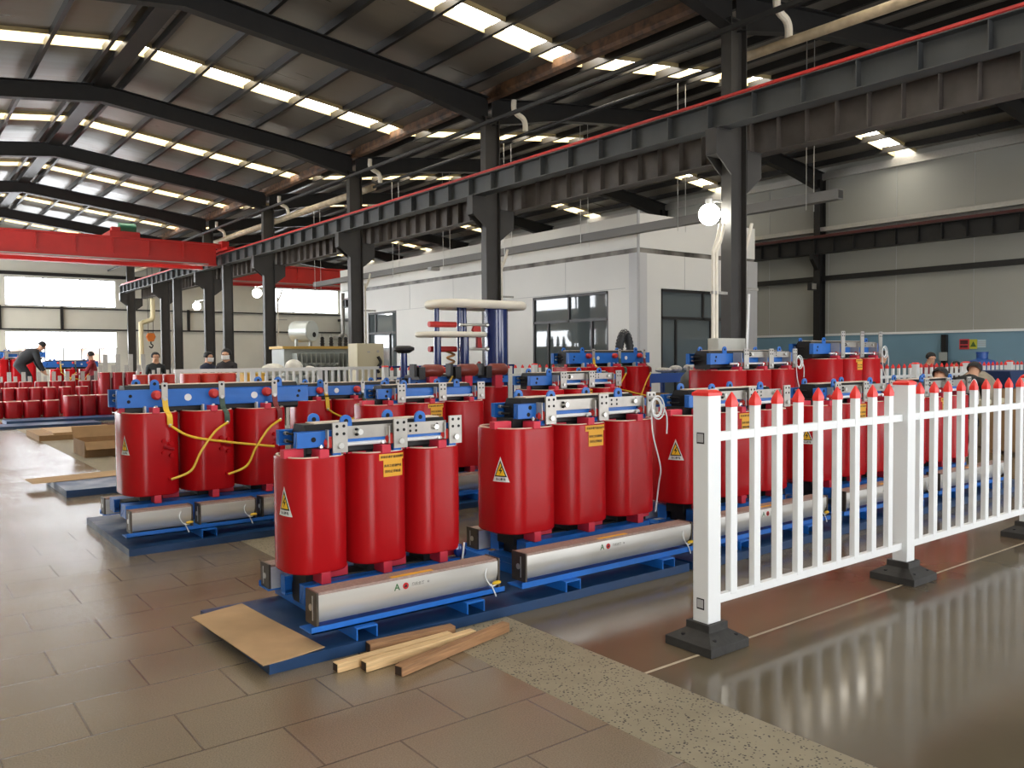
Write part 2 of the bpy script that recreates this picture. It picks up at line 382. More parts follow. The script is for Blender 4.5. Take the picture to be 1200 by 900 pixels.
# left wall: solid near the camera, two window bands in the far half
lw = MB(); lw.box(-2.35, -2.2, -4.2, FY[4] + .5, 0, 6.95)
for z0, z1 in ((0, 1.25), (2.86, 4.05), (5.45, 6.95)): lw.box(-2.35, -2.2, FY[4] + .5, YE + .2, z0, z1)
for f in FY[5:]: lw.box(-2.35, -2.2, f - .4, f + .4, 1.25, 2.86).box(-2.35, -2.2, f - .4, f + .4, 4.05, 5.45)
k = 70
for f0, f1 in zip(FY[4:], FY[5:]):
    for z0, z1 in ((1.25, 2.86), (4.05, 5.45)):
        k += 1; struct('window_%d' % k, MB().box(-2.3, -2.28, f0 + .4, f1 - .4, z0, z1), WINL)
struct('wall_left', lw, ENDW)
# back wall behind the camera: two tall daylit doorways and a window band
BD = [(-1.9, 2.3, 0, 4.3), (7.2, 12.6, 0, 4.4), (2.9, 6.8, 4.6, 5.8), (13.4, 21.4, 1.2, 3.0)]
wall_with_holes('wall_back', ENDW, BD, -2.2, 22.2, 0, 7.7, -4.2, -4.05)
for i, (a, b, c, d) in enumerate(BD):
    struct('window_%d' % (90 + i), MB().box(a, b, -4.16, -4.14, c, d), day_sheet('daylit_doorway', (250, 251, 255), SKY_DOOR))

# right wall: grey panels, ledge, dark rail, blue dado
struct('wall_right', MB().box(22, 22.15, -4.2, YE, 2.06, 6.98), SIDEW)
struct('wall_right', MB().box(22.0, 22.15, -4.2, YE, 0, 2.0), DADO)
struct('trim_5', MB().box(21.97, 22.05, -4.2, YE, 2.0, 2.06), WHITE)
struct('trim_6', MB().box(21.86, 22, -4.2, YE, 3.6, 3.74), STEEL)
struct('trim_7', MB().box(21.78, 22, -4.2, 19, 5.02, 5.14), TIN)
struct('trim_8', MB().box(21.9, 22, -4.2, YE, 6.52, 6.72), TIN)
for y in [1.5 + 2.01 * i for i in range(9)]:
    struct('trim_9', MB().box(21.99, 22.0, y - .008, y + .008, 2.06, 6.5), OFFG)

# ------------------------------------------------------------------ columns, rafters, runways
def h_section(x0, x1, w, z0, z1, y, t=.016, mb=None):
    mb = mb or MB()
    mb.box(x0, x0 + t, y - w / 2, y + w / 2, z0, z1).box(x1 - t, x1, y - w / 2, y + w / 2, z0, z1)
    mb.box(x0 + t, x1 - t, y - t / 2, y + t / 2, z0, z1)
    return mb
ordn = ['nearest grey steel column, beside the glaring globe lamp', 'second grey steel column, behind the tall blue insulator cylinder',
        'third grey steel column, left of the white office block', 'fourth grey steel column, left of the silver tank with round drum',
        'fifth grey steel column of the middle row, behind the two workers', 'sixth grey steel column of the middle row towards the end wall',
        'farthest grey steel column of the middle row, at the end wall window']
def bracket(t, sgn):
    x = .18 * sgn; m = MB(); zt = 4.70 if sgn < 0 else 4.47; e = .34
    for yy in (-.09, .09):
        m.prism([(x, zt), (x, zt - .62), (x + sgn * .06, zt - .58), (x + sgn * e, zt - .36), (x + sgn * e, zt)], 'y', yy - .008, yy + .008)
    m.box(*sorted((x, x + sgn * e)), -.11, .11, zt - .015, zt)
    m.box(*sorted((x + sgn * (e - .015), x + sgn * e)), -.082, .082, zt - .36, zt - .015)
    m.box(*sorted((x, x + sgn * e)), -.082, .082, zt - .37, zt - .355)
    return m.build('bracket', COLM, t, smooth=False)
for k in range(7):
    y = FY[2 + k]
    t = empty('steel_column', (10, y, 0), ordn[k], 'column', 'columns of the middle row')
    h_section(-.18, .18, .18, 0, 6.3, 0).build('shaft', COLM, t, smooth=False)
    bracket(t, -1); bracket(t, 1)
    MB().box(-.24, .24, -.15, .15, 0, .025).build('base_plate', COLM, t, smooth=False)
    MB().box(-.2, .2, -.1, .1, 6.3, 6.32).build('cap_plate', COLM, t, smooth=False)
for k, y in ((3, FY[5] + 3.02), (4, FY[6] + 3.02)):
    t = empty('runway_post', (9.69, y, 0), ('slim dark post with bright left edge, under the runway beam' if k == 3 else 'farther slim dark post with bright left edge under the runway'), 'column')
    h_section(-.16, .16, .18, 0, 4.69, 0).build('shaft', COLM, t, smooth=False); MB().box(-.2, .2, -.15, .15, 0, .02).build('base_plate', COLM, t, smooth=False)
for k in range(2, 7):
    t = empty('wall_column', (21.8, FY[1 + k], 0), 'dark steel column against the grey right wall', 'column', 'columns along the right wall')
    if FY[1 + k] < 16: t['label'] = 'dark steel wall column carrying the small floodlight'
    h_section(-.15, .15, .2, 0, 6.5, 0).build('shaft', STEEL, t, smooth=False)
    MB().prism([(-.15, 4.34), (-.15, 3.9), (-.42, 4.2), (-.42, 4.34)], 'y', -.06, .06).build('bracket', STEEL, t, smooth=False)

def rafter(y, xr, k, bay):
    nm = ['nearest', 'second', 'third', 'fourth', 'fifth', 'sixth', 'farthest'][k] if k < 7 else 'last'
    t = empty('roof_rafter', (xr, y, 0), '%s dark roof rafter frame, %s' % (nm, 'over the ridge of the left bay' if bay == 0 else 'over the right bay beside the white office'), 'roof beam', 'rafters of the left bay' if bay == 0 else 'rafters of the right bay')
    for s in (-1, 1):
        ztop = lambda d: 7.6 - .12 * d - .18
        m = MB(); d1 = 5.95
        prof = lambda a, b: [(s * 0, ztop(0) - a), (s * d1, ztop(d1) - a), (s * d1, ztop(d1) - b), (s * 0, ztop(0) - b)]
        knee = [(0, ztop(0) - .36), (s * 4.2, ztop(4.2) - .36), (s * d1, ztop(d1) - .52)]
        m.prism([(0, ztop(0)), (s * d1, ztop(d1)), knee[2], knee[1], knee[0]], 'y', -.006, .006)
        m.prism([(0, ztop(0)), (s * d1, ztop(d1)), (s * d1, ztop(d1) - .016), (0, ztop(0) - .016)], 'y', -.1, .1)
        for p, q in ((knee[0], knee[1]), (knee[1], knee[2])):
            m.prism([p, q, (q[0], q[1] - .016), (p[0], p[1] - .016)], 'y', -.1, .1)
        m.build('rafter', STEEL, t, smooth=False)
    return t
for k in range(7): rafter(FY[2 + k], 4, k, 0)
for k in range(7): rafter(FY[2 + k], 16, k, 1)

def runway(name, x, z0, z1, m, label, pitch, rail=None, y0=-4, y1=44.2, w=.25):
    t = empty(name, (x, 0, 0), label, 'crane runway beam')
    mb = MB()
    mb.box(-w / 2, w / 2, y0, y1, z0, z0 + .016).box(-w / 2, w / 2, y0, y1, z1 - .016, z1).box(-.006, .006, y0, y1, z0 + .016, z1 - .016)
    mb.build('girder', m, t, smooth=False)
    st = MB(); y = FY[0] + .1
    while y < y1:
        if y > y0: st.box(-w / 2 + .012, w / 2 - .012, y - .006, y + .006, z0 + .016, z1 - .016)
        y += pitch
    o = st.build('stiffener', m, t, smooth=False); o['kind'] = 'stuff'
    if rail:
        r = MB().box(-.035, .035, y0, y1, z1, z1 + .02).box(-.012, .012, y0, y1, z1 + .02, z1 + .05).box(-.03, .03, y0, y1, z1 + .05, z1 + .085)
        r.build('rail', rail, t, smooth=False)
    return t
runway('runway_beam', 9.64, 4.705, 5.07, GREYB, 'grey crane runway beam with red rail on top, along the columns', .755, RAILR)
runway('runway_beam', 10.62, 4.475, 4.98, BROWNB, 'brownish crane runway beam behind the columns, lower than the red railed one', .4646, STEEL)
runway('runway_beam', 21.58, 4.345, 4.8, STEEL, 'dark crane runway beam along the grey right wall', .6, mat('dull_red_rail', (92, 44, 40), .6))
struct('trim_10', MB().box(9.3, 9.36, -4, YE, 5.9, 5.96), STEEL)

# overhead cranes
def crane(y, x0, x1, z0, z1, label, gap=1.5, trolley=True, railz=5.15):
    t = empty('overhead_crane', (0, y, 0), label, 'overhead crane')
    g0, g1 = x0 + .3, x1 - .3; zt = max(railz + .12, z1 - .2)
    for yy in (0, gap):
        m = MB(); m.box(g0, g1, yy - .17, yy + .17, z1 - .05, z1).box(g0, g1, yy - .17, yy + .17, z0, z0 + .03)
        m.box(g0, g1, yy - .10, yy + .10, z0 + .03, z1 - .05).box(x0, g0, yy - .12, yy + .12, zt, z1).box(g1, x1, yy - .12, yy + .12, zt, z1)
        n = int((g1 - g0) / 1.0)
        for i in range(1, n): m.box(lerp(g0, g1, i / n) - .02, lerp(g0, g1, i / n) + .02, yy - .15, yy + .15, z0 + .2, z1 - .05)
        m.build('girder', CRANE, t, smooth=False)
    for xe in (x0, x1):
        MB().box(xe - .13, xe + .13, -.75, gap + .75, railz + .03, zt).box(xe - .12, xe + .12, -.2, .2, zt, z1 + .1).build('end_truck', CRANE, t, smooth=False)
    if trolley:
        q = MB(); q.box(6.0, 6.9, -.1, gap + .1, z1 + .01, z1 + .18).box(6.05, 6.3, -.15, .1, z1 + .18, z1 + .3); q.build('trolley', CRANE, t, smooth=False)
        MB().cyl((6.35, .3, z1 + .33), (6.85, .3, z1 + .33), .17, 18).box(6.4, 6.8, .1, .5, z1 + .18, z1 + .3).build('motor', mat('green_motor', (40, 110, 78), .5), t)
    MB().box(g0 + .3, g1 - .3, -.24, -.175, z0 + .02, z0 + .05).build('cable_tray', ALU, t, smooth=False)
crane(29.0, -1.8, 9.64, 4.66, 5.42, 'red overhead travelling crane girder spanning the left bay')
crane(32.9, 10.62, 21.3, 4.5, 5.25, 'red overhead crane girder seen between columns in the right bay', trolley=False, railz=5.07)

# ------------------------------------------------------------------ office block in the right bay
OX, OY, OX2, OY2 = 14.0, 13.45, 18.4, 27.0
dl = (14.45, 17.34, 0.0, 3.03); dl2 = (24.7, 26.75, 0.0, 3.05); dr = (14.76, 17.9, 0.0, 3.05)
w = MB()
def wall_x(mb, x0, x1, y0, y1, z0, z1, holes):
    ys = sorted({y0, y1} | {h[0] for h in holes} | {h[1] for h in holes})
    for a, b in zip(ys[:-1], ys[1:]):
        hs = [h for h in holes if h[0] <= a + 1e-6 and h[1] >= b - 1e-6]
        if hs: mb.box(x0, x1, a, b, hs[0][3], z1)
        else: mb.box(x0, x1, a, b, z0, z1)
wall_x(w, OX, OX + .1, OY, OY2, 0, 3.86, [dl, dl2]); struct('wall_office_left', w, OFFI)
w = MB(); xs_ = [OX + .1, dr[0], dr[1], OX2]
w.box(xs_[0], xs_[1], OY, OY + .1, 0, 3.86).box(xs_[1], xs_[2], OY, OY + .1, dr[3], 3.86).box(xs_[2], xs_[3], OY, OY + .1, 0, 3.86)
struct('wall_office_front', w, OFFI)
struct('wall_office_left', MB().box(OX + .03, OX + .13, OY, OY2 + 2, 3.98, 4.76), OFFI)
struct('wall_office_front', MB().box(OX + .13, OX2, OY + .03, OY + .13, 3.98, 4.78), OFFI)
struct('trim_11', MB().box(OX + .05, OX + .1, OY + .05, OY2, 3.86, 3.98).box(OX + .1, OX2, OY + .05, OY + .1, 3.86, 3.98), mat('strip_window_band', (110, 106, 100), .2, var=.7, scale=2.2, stretch=(1, 1, .2)))
struct('ceiling', MB().box(OX + .13, OX2 - .1, OY + .13, OY2, 4.6, 4.66), OFFI)
struct('wall_office_right', MB().box(OX2 - .1, OX2, OY + .1, OY2, 0, 4.7), SIDEW)
struct('wall_office_back', MB().box(OX, 22, OY2, OY2 + .1, 0, 4.0), OFFI)
struct('trim_12', MB().box(OX - .02, OX + .26, OY - .025, OY - .001, 0, 3.86).box(OX - .025, OX - .001, OY - .025, OY + .28, 0, 3.86), mat('pale_grey_corner_trim', (188, 188, 188), .45))
struct('trim_13', MB().cyl((OX - .03, OY - .03, 0), (OX - .03, OY - .03, 4.8), .035, 10), OFFG)
struct('trim_14', MB().box(OX2 - .4, OX2 + .03, OY - .03, OY - .001, 0, 3.9), OFFG)
for y in (16.0, 18.6, 21.2, 23.8): struct('trim_15', MB().box(OX - .004, OX, y - .006, y + .006, 3.05, 3.86), OFFG)
struct('trim_15', MB().box(OX - .004, OX, OY + .42, OY2, 3.055, 3.068), OFFG)
for x in (15.6, 16.9): struct('trim_15', MB().box(x - .006, x + .006, OY - .004, OY, 3.05, 3.86), OFFG)
struct('floor', MB().box(OX + .1, OX2 - .1, OY + .1, OY2, 0, .01), OFFG)
def glazed(name, u0, u1, h, head, mull, upper, axis, base):
    m = MB(); g = MB(); t = .06
    def bx(mb, a, b, z0, z1, d0, d1):
        if axis == 'x': mb.box(base + d0, base + d1, a, b, z0, z1)
        else: mb.box(a, b, base + d0, base + d1, z0, z1)
    for a in (u0, u1 - t): bx(m, a, a + t, 0, h, .0, .09)
    for x in mull: bx(m, x - t / 2, x + t / 2, 0, head, .0, .09)
    for x in upper: bx(m, x - t / 2, x + t / 2, head, h, .0, .09)
    for z in (0, head, h - t): bx(m, u0, u1, z, z + t * 1.2, .0, .09)
    bx(g, u0 + .02, u1 - .02, .03, h - .03, .04, .05)
    o = m.build(name, FRAMEK, smooth=False); o['kind'] = 'structure'
    q = g.build('window_pane', GLASS, o, smooth=False); q['kind'] = 'structure'
    return o
glazed('door_1', dl[0], dl[1], 3.03, 2.33, [15.05, 16.72], [15.9], 'x', OX)
glazed('door_2', dl2[0], dl2[1], 3.05, 2.28, [25.2], [26.2], 'x', OX)
glazed('door_3', dr[0], dr[1], 3.05, 2.33, [15.3, 16.6], [16.3], 'y', OY)
# blinds of light glass lit on the inside are left to reflections

# ------------------------------------------------------------------ grey cable trunking hung in front of the office
t = empty('cable_trunking', (13.5, 8.1, 4.2), 'grey square cable trunking hung on thin rods before the office', 'cable trunking')
TRK = mat('trunking_grey', (104, 102, 98), .5)
m = MB(); m.box(-.09, .09, 0, 22, 0, .18); m.build('trunk', TRK, t, smooth=False)
MB().box(-.07, .07, -.004, 0, .02, .16).build('end_cap', STEEL, t, smooth=False)
for i in range(8):
    for d in (-.12, .12):
        MB().cyl((d, .6 + 3.02 * i, -.12), (d, .6 + 3.02 * i, 3.09), .008, 6).build('hanger_rod', BOLT, t)
t = empty('flood_light', (13.5, 21.5, 4.2), 'small grey floodlight on the hung trunking, facing down', 'lamp')
MB().box(-.16, .16, -.1, .1, -.1, 0).build('housing', OFFG, t, bevel=.01); MB().box(-.13, .13, -.105, -.1, -.09, -.01).build('lens', TIN, t)
t = empty('flood_light', (21.5, 13.73, 3.42), 'small unlit LED floodlight on the dark wall column at right', 'lamp')
MB().box(-.22, .05, -.08, .06, -.11, .11).build('housing', STEEL, t, bevel=.01)
for i in range(4): MB().box(-.2 + .055 * i, -.16 + .055 * i, -.085, -.08, -.08, .08).build('led_bar', TIN, t)
MB().cyl((.05, 0, 0), (.15, 0, .05), .015, 8).build('arm', STEEL, t)

# globe lamps on the columns
for i, (x, y, z, lab) in enumerate([(9.62, 7.83, 3.52, 'glaring white globe lamp on the nearest column'), (9.9, 26.6, 3.6, 'far lit globe lamp between the dark columns, the right one'), (9.86, 32.9, 3.5, 'farthest lit globe lamp, left of the other far one')]):
    t = empty('globe_lamp', (x, y, z), lab, 'lamp')
    MB().ball((0, 0, 0), .155 if i == 0 else .15, 20).build('bulb', LIT, t)
    MB().cyl((0, 0, .14), (0, 0, .22), .06, 14).cyl((0, 0, .2), (.2, -.05, .2) if i == 0 else (0, (25.81, 31.85)[i - 1] - y + .05, .2), .02, 8).build('bracket', BOLT, t)

# conduits up the columns
def conduit(x, y, z0, z1, label, n=1):
    t = empty('conduit_pipe', (x, y, 0), label, 'conduit')
    for i in range(n):
        d = .075 * i
        MB().tube(smooth_path([(d, 0, z0), (d, 0, z1 - .5), (d, 0, z1 - .42), (d + .1, 0, z1 - .2), (d + .16, 0, z1)], 4), .026, 10).build('tube', OFFW, t)
    MB().box(-.04, .3, -.02, .02, z1 - 1.0, z1 - .96).build('clip', ALU, t, smooth=False)
conduit(9.42, 7.6, 1.721, 3.35, 'pair of white conduits beside the nearest column above a grey box', 2)
conduit(10.3, 7.72, 0, 3.45, 'white conduit rising on the right side of the nearest column')
for k, lab in ((1, 'white conduit on the right side of the second column'), (2, 'white conduit beside the third column'), (3, 'thin white conduit beside the fourth column'), (5, 'pale conduit beside the far sixth column')):
    conduit(10.3, FY[2 + k] + .05, 0, 3.7, lab)
t = empty('electrical_box', (9.62, 7.52, 1.3), 'pale grey electrical box on the nearest column', 'electrical box')
MB().box(-.32, .3, -.1, .08, 0, .42).build('body', mat('pale_grey_box', (186, 188, 178), .5), t, bevel=.008)
MB().box(-.31, .1, -.106, -.1, .01, .41).build('door', mat('pale_grey_door', (190, 192, 182), .5), t)
MB().cyl((-.25, -.1, .42), (-.25, -.1, .42), .01, 6)
t = empty('down_pipe', (10.12, 42.6, 0), 'cream downpipe with a double bend near the end wall', 'pipe')
MB().tube(smooth_path([(0, 0, 0), (0, 0, 3.0), (.05, 0, 3.2), (.3, 0, 3.3), (.5, 0, 3.4), (.55, 0, 3.6), (.55, 0, 4.4)], 4), .11, 12).build('tube', mat('cream_pipe', (216, 202, 160), .5), t)
t = empty('hoist_hook', (10.98, 44.3, 2.25), 'orange hoist hook block hanging on chains before the cream downpipe', 'hook')
MB().prism([(-.22, .35), (-.12, .1), (.12, .1), (.22, .35), (.14, .52), (-.14, .52)], 'y', -.1, .1).build('block', mat('orange_hook_block', (206, 112, 40), .5), t, bevel=.02)
MB().tube(smooth_path([(0, 0, .1), (0, 0, -.02), (.09, 0, -.1), (.02, 0, -.22), (-.09, 0, -.14)]), .03, 8).build('hook', STEEL, t)
for d in (-.12, .12): MB().cyl((d, 0, .5), (d, 0, 4.73), .012, 6).build('chain', STEEL, t)
t = empty('flexible_duct', (12.86, 12.95, 0), 'black ribbed flexible duct arched against the office corner', 'duct')
m = MB(); pts = smooth_path([(0, 0, 0), (0, 0, 1.3), (.04, 0, 1.75), (.18, 0, 1.98), (.32, 0, 1.75), (.38, 0, 1.2), (.42, 0, .1)], 10)
n = len(pts)
for i in range(n - 1): m.cyl(pts[i], pts[i + 1], 0.095 if i % 2 else .083, 14, cap=False)
m.build('hose', DUCT, t)

# ------------------------------------------------------------------ dry type transformers
class Outline:
    """rounded flat-fronted coil outline; s = distance along it from the middle of the front, +s towards +x"""
    def __init__(o, W, D, fl=None, n=14):
        a, b = W / 2, D / 2; fl = a * .30 if fl is None else fl; ry = b * .84
        q = [(0, -b), (fl, -b)]
        for i in range(1, n + 1):
            t = i / n * PI / 2; q.append((fl + (a - fl) * math.sin(t) ** .95, -b + ry * (1 - math.cos(t) ** .95)))
        half = q + [(x, -y) for x, y in reversed(q[1:])] + [(0, b)]
        o.half = half; o.cum = [0]
        for p, r in zip(half[:-1], half[1:]): o.cum.append(o.cum[-1] + math.dist(p, r))
        o.loop = half[:-1] + [(-x, y) for x, y in reversed(half[1:])]
    def at(o, s, off=0):
        g = 1 if s >= 0 else -1; s = abs(s); i = 0
        while i < len(o.cum) - 2 and o.cum[i + 1] < s: i += 1
        p, r = o.half[i], o.half[i + 1]; t = (s - o.cum[i]) / (o.cum[i + 1] - o.cum[i])
        x, y = lerp(p[0], r[0], t), lerp(p[1], r[1], t); d = math.dist(p, r); nx, ny = (r[1] - p[1]) / d, -(r[0] - p[0]) / d
        return (x + nx * off) * g, y + ny * off
    def ring(o, inset):
        out = []; n = len(o.loop)
        for i, (x, y) in enumerate(o.loop):
            p, r = o.loop[i - 1], o.loop[(i + 1) % n]; d = math.dist(p, r)
            out.append((x - (r[1] - p[1]) / d * inset, y + (r[0] - p[0]) / d * inset))
        return out
def shell(ol, layers, cx=0, mb=None):
    """closed tube of loops: layers = [(inset, z), ...] joined in turn, last to first"""
    mb = mb or MB(); n = len(ol.loop); vs = []
    for ins, z in layers: vs += [(x + cx, y, z) for x, y in ol.ring(ins)]
    m = len(layers)
    fs = [(j * n + i, j * n + (i + 1) % n, ((j + 1) % m) * n + (i + 1) % n, ((j + 1) % m) * n + i) for j in range(m) for i in range(n)]
    return mb.add(vs, fs)
def wrap(ol, vs, s0, z0, cx, off):
    out = []
    for v in vs:
        x, y = ol.at(s0 + v[0], off); out.append((x + cx, y, z0 + v[1]))
    return out
def grid_poly(mb, ol, quads, s0, z0, cx, off, mi=0, n=8):
    for (xa, xb, za, zb) in quads:
        vs = []; fs = []
        for i in range(n + 1):
            x = lerp(xa, xb, i / n); vs += [(x, za), (x, zb)]
        base = wrap(ol, vs, s0, z0, cx, off); inner = wrap(ol, vs, s0, z0, cx, off - .0015)
        k = len(vs)
        for i in range(n):
            a = 2 * i; fs.append((a, a + 2, a + 3, a + 1)); fs.append((k + a, k + a + 1, k + a + 3, k + a + 2))
        for i in range(n):
            a = 2 * i; fs += [(a, k + a, k + a + 2, a + 2), (a + 1, a + 3, k + a + 3, k + a + 1)]
        fs += [(0, 1, k + 1, k), (2 * n, k + 2 * n, k + 2 * n + 1, 2 * n + 1)]
        mb.add(base + inner, fs, mi)
TXT = {}
GREYINK = mat('grey_ink', (140, 140, 132), .6)
def letters(body, size):
    if (body, size) not in TXT: TXT[(body, size)] = text_verts(body, size)
    return TXT[(body, size)]
def notice(coil, ol, cx, z1, sc_=1.0, s0=.05):
    m = MB(); k = sc_
    grid_poly(m, ol, [(-.085 * k, .105 * k, -.045 * k, -.004)], s0, z1, cx, .003)
    grid_poly(m, ol, [(-.055 * k, .09 * k, -.15 * k, -.045 * k)], s0, z1, cx, .003)
    for body, z, sz in (('安装前请将温控线接好', -.025, .0175), ('具有之前请接线', -.082, .0185), ('同时必须检查', -.118, .0195)):
        vs, fs = letters(body, sz * k); m.add(wrap(ol, [(v.x + .012 * k, v.y + z * k) for v in vs], s0, z1, cx, .0042), fs, 1)
    return m.build('notice_sticker', [ORNG, INK], coil, smooth=False)
def tri_quads(h, w, y0): return None
def warning(coil, ol, cx, zb, h=.165, w=.128, s0=-.13):
    m = MB()
    def tri(pts, off, mi, n=6, c=10):
        (ax, ay), (bx, by), (tx, ty) = pts; vs = []; fs = []
        for j in range(n + 1):
            t = j / n
            for i in range(c + 1): vs.append((lerp(lerp(ax, tx, t), lerp(bx, tx, t), i / c), lerp(ay, ty, t)))
        for j in range(n):
            for i in range(c): a = j * (c + 1) + i; fs.append((a, a + 1, a + c + 2, a + c + 1))
        m.add(wrap(ol, vs, s0, zb, cx, off), fs, mi)
    tri([(-w / 2, 0), (w / 2, 0), (0, h)], .003, 0)
    tri([(-w * .36, h * .2), (w * .36, h * .2), (0, h * .86)], .0038, 1)
    tri([(-w * .27, h * .25), (w * .27, h * .25), (0, h * .75)], .0045, 2)
    z = [(.006, .62), (-.012, .43), (.001, .43), (-.006, .27), (.014, .48), (.002, .48), (.012, .62)]
    vs = [(a * w / .115, b * h) for a, b in z]
    m.add(wrap(ol, vs, s0, zb, cx, .0052), [(0, 1, 2, 5, 6), (2, 3, 4, 5)], 1)
    vs, fs = letters('当心触电', .017 * h / .15); m.add(wrap(ol, [(v.x, v.y + h * .1) for v in vs], s0, zb, cx, .0042), fs, 1)
    return m.build('warning_sticker', [WHITE, INK, WARNY], coil, smooth=False)

def channel(mb, x0, x1, yw, out, z0, z1, t=.008, mi=0):
    """clamp channel: web at yw, flanges pointing to out (signed depth)"""
    a, b = sorted((yw, yw + math.copysign(t, out)))
    mb.box(x0, x1, a, b, z0, z1, mi)
    a, b = sorted((yw, yw + out)); mb.box(x0, x1, a, b, z0, z0 + t, mi).box(x0, x1, a, b, z1 - t, z1, mi)
    return mb
def fan_unit(root, x0, x1, yf, z0, z1, dep, decal=True, sgn=-1, wires=True):
    """cross-flow fan box; yf = outer face, body reaches inwards by dep"""
    h = z1 - z0; g = -sgn
    prof = [(yf, z1 - .012), (yf, z0 + h * .62), (yf + g * .004, z0 + h * .45), (yf + g * .016, z0 + h * .27), (yf + g * .034, z0 + h * .1), (yf + g * .055, z0), (yf + g * dep, z0), (yf + g * dep, z1 - .012)]
    f = MB().prism(prof, 'x', x0 + .012, x1 - .012).build('fan', FANM, root)
    MB().prism([(yf + g * .004, z1 - .0118), (yf + g * dep, z1 - .0118), (yf + g * (dep - .004), z1), (yf + g * .01, z1)], 'x', x0 + .012, x1 - .012).build('fan_grille', GRILL, f, smooth=False)
    for x in (x0, x1 - .012):
        a, b = sorted((yf - g * .004, yf + g * dep)); MB().box(x, x + .012, a, b, z0 - .004, z1 + .003).build('end_plate', ENDP, f, smooth=False)
    MB().cyl((x0 - .004, yf + g * dep * .5, z0 + h * .5), (x0, yf + g * dep * .5, z0 + h * .5), .018, 10).box(x0 - .003, x0, yf + g * dep * .3, yf + g * dep * .34, z0 + .02, z1 - .02).build('shaft_end', BOLT, f)
    if decal:
        xm = lerp(x0, x1, .47); zc = z0 + h * .70; y = yf - .0006
        def put(nm, body, size, x, mt):
            vs, fs = letters(body, size); MB().add([(x + v.x, y, zc + v.y) for v in vs], fs).build(nm, mt, f, smooth=False)
        put('printed_letter', 'A', .05, xm - .075, GINK)
        MB().cyl((xm - .022, y + .001, zc), (xm - .022, y - .0005, zc), .018, 16).prism([(xm - .034, zc - .008), (xm - .012, zc - .006), (xm - .02, zc + .012)], 'y', y - .0012, y - .0004, 1).build('round_logo', [RINK, INK], f, smooth=False)
        put('quality_stamp', '风机合格', .02, xm + .055, GREYINK); put('inspection_stamp', '检', .014, xm + .12, GREYINK)
        q = lerp(x0, x1, .5)
        MB().box(q - .13, q + .13, yf + .018, yf + .05, z1, z1 + .0012).build('yellow_label', ORNG, f, smooth=False)
    if wires:
        xe = x1 - .05
        MB().tube(smooth_path([(xe - .03, yf + .01, z1 - .03), (xe - .06, yf - .012, z0 + h * .5), (xe - .02, yf - .015, z0 + .02), (xe + .04, yf - .01, z0 + .03)]), .0045, 6).tube(smooth_path([(xe - .02, yf - .012, z0 + .03), (xe, yf - .02, z0 - .02), (xe + .01, yf - .02, z0 - .045)]), .004, 6).build('wire', WHITE, f)
        MB().ball((xe + .02, yf - .012, z0 + .032), .02, 10, (1.6, .7, .6)).build('tape_wrap', YEL, f)
    return f

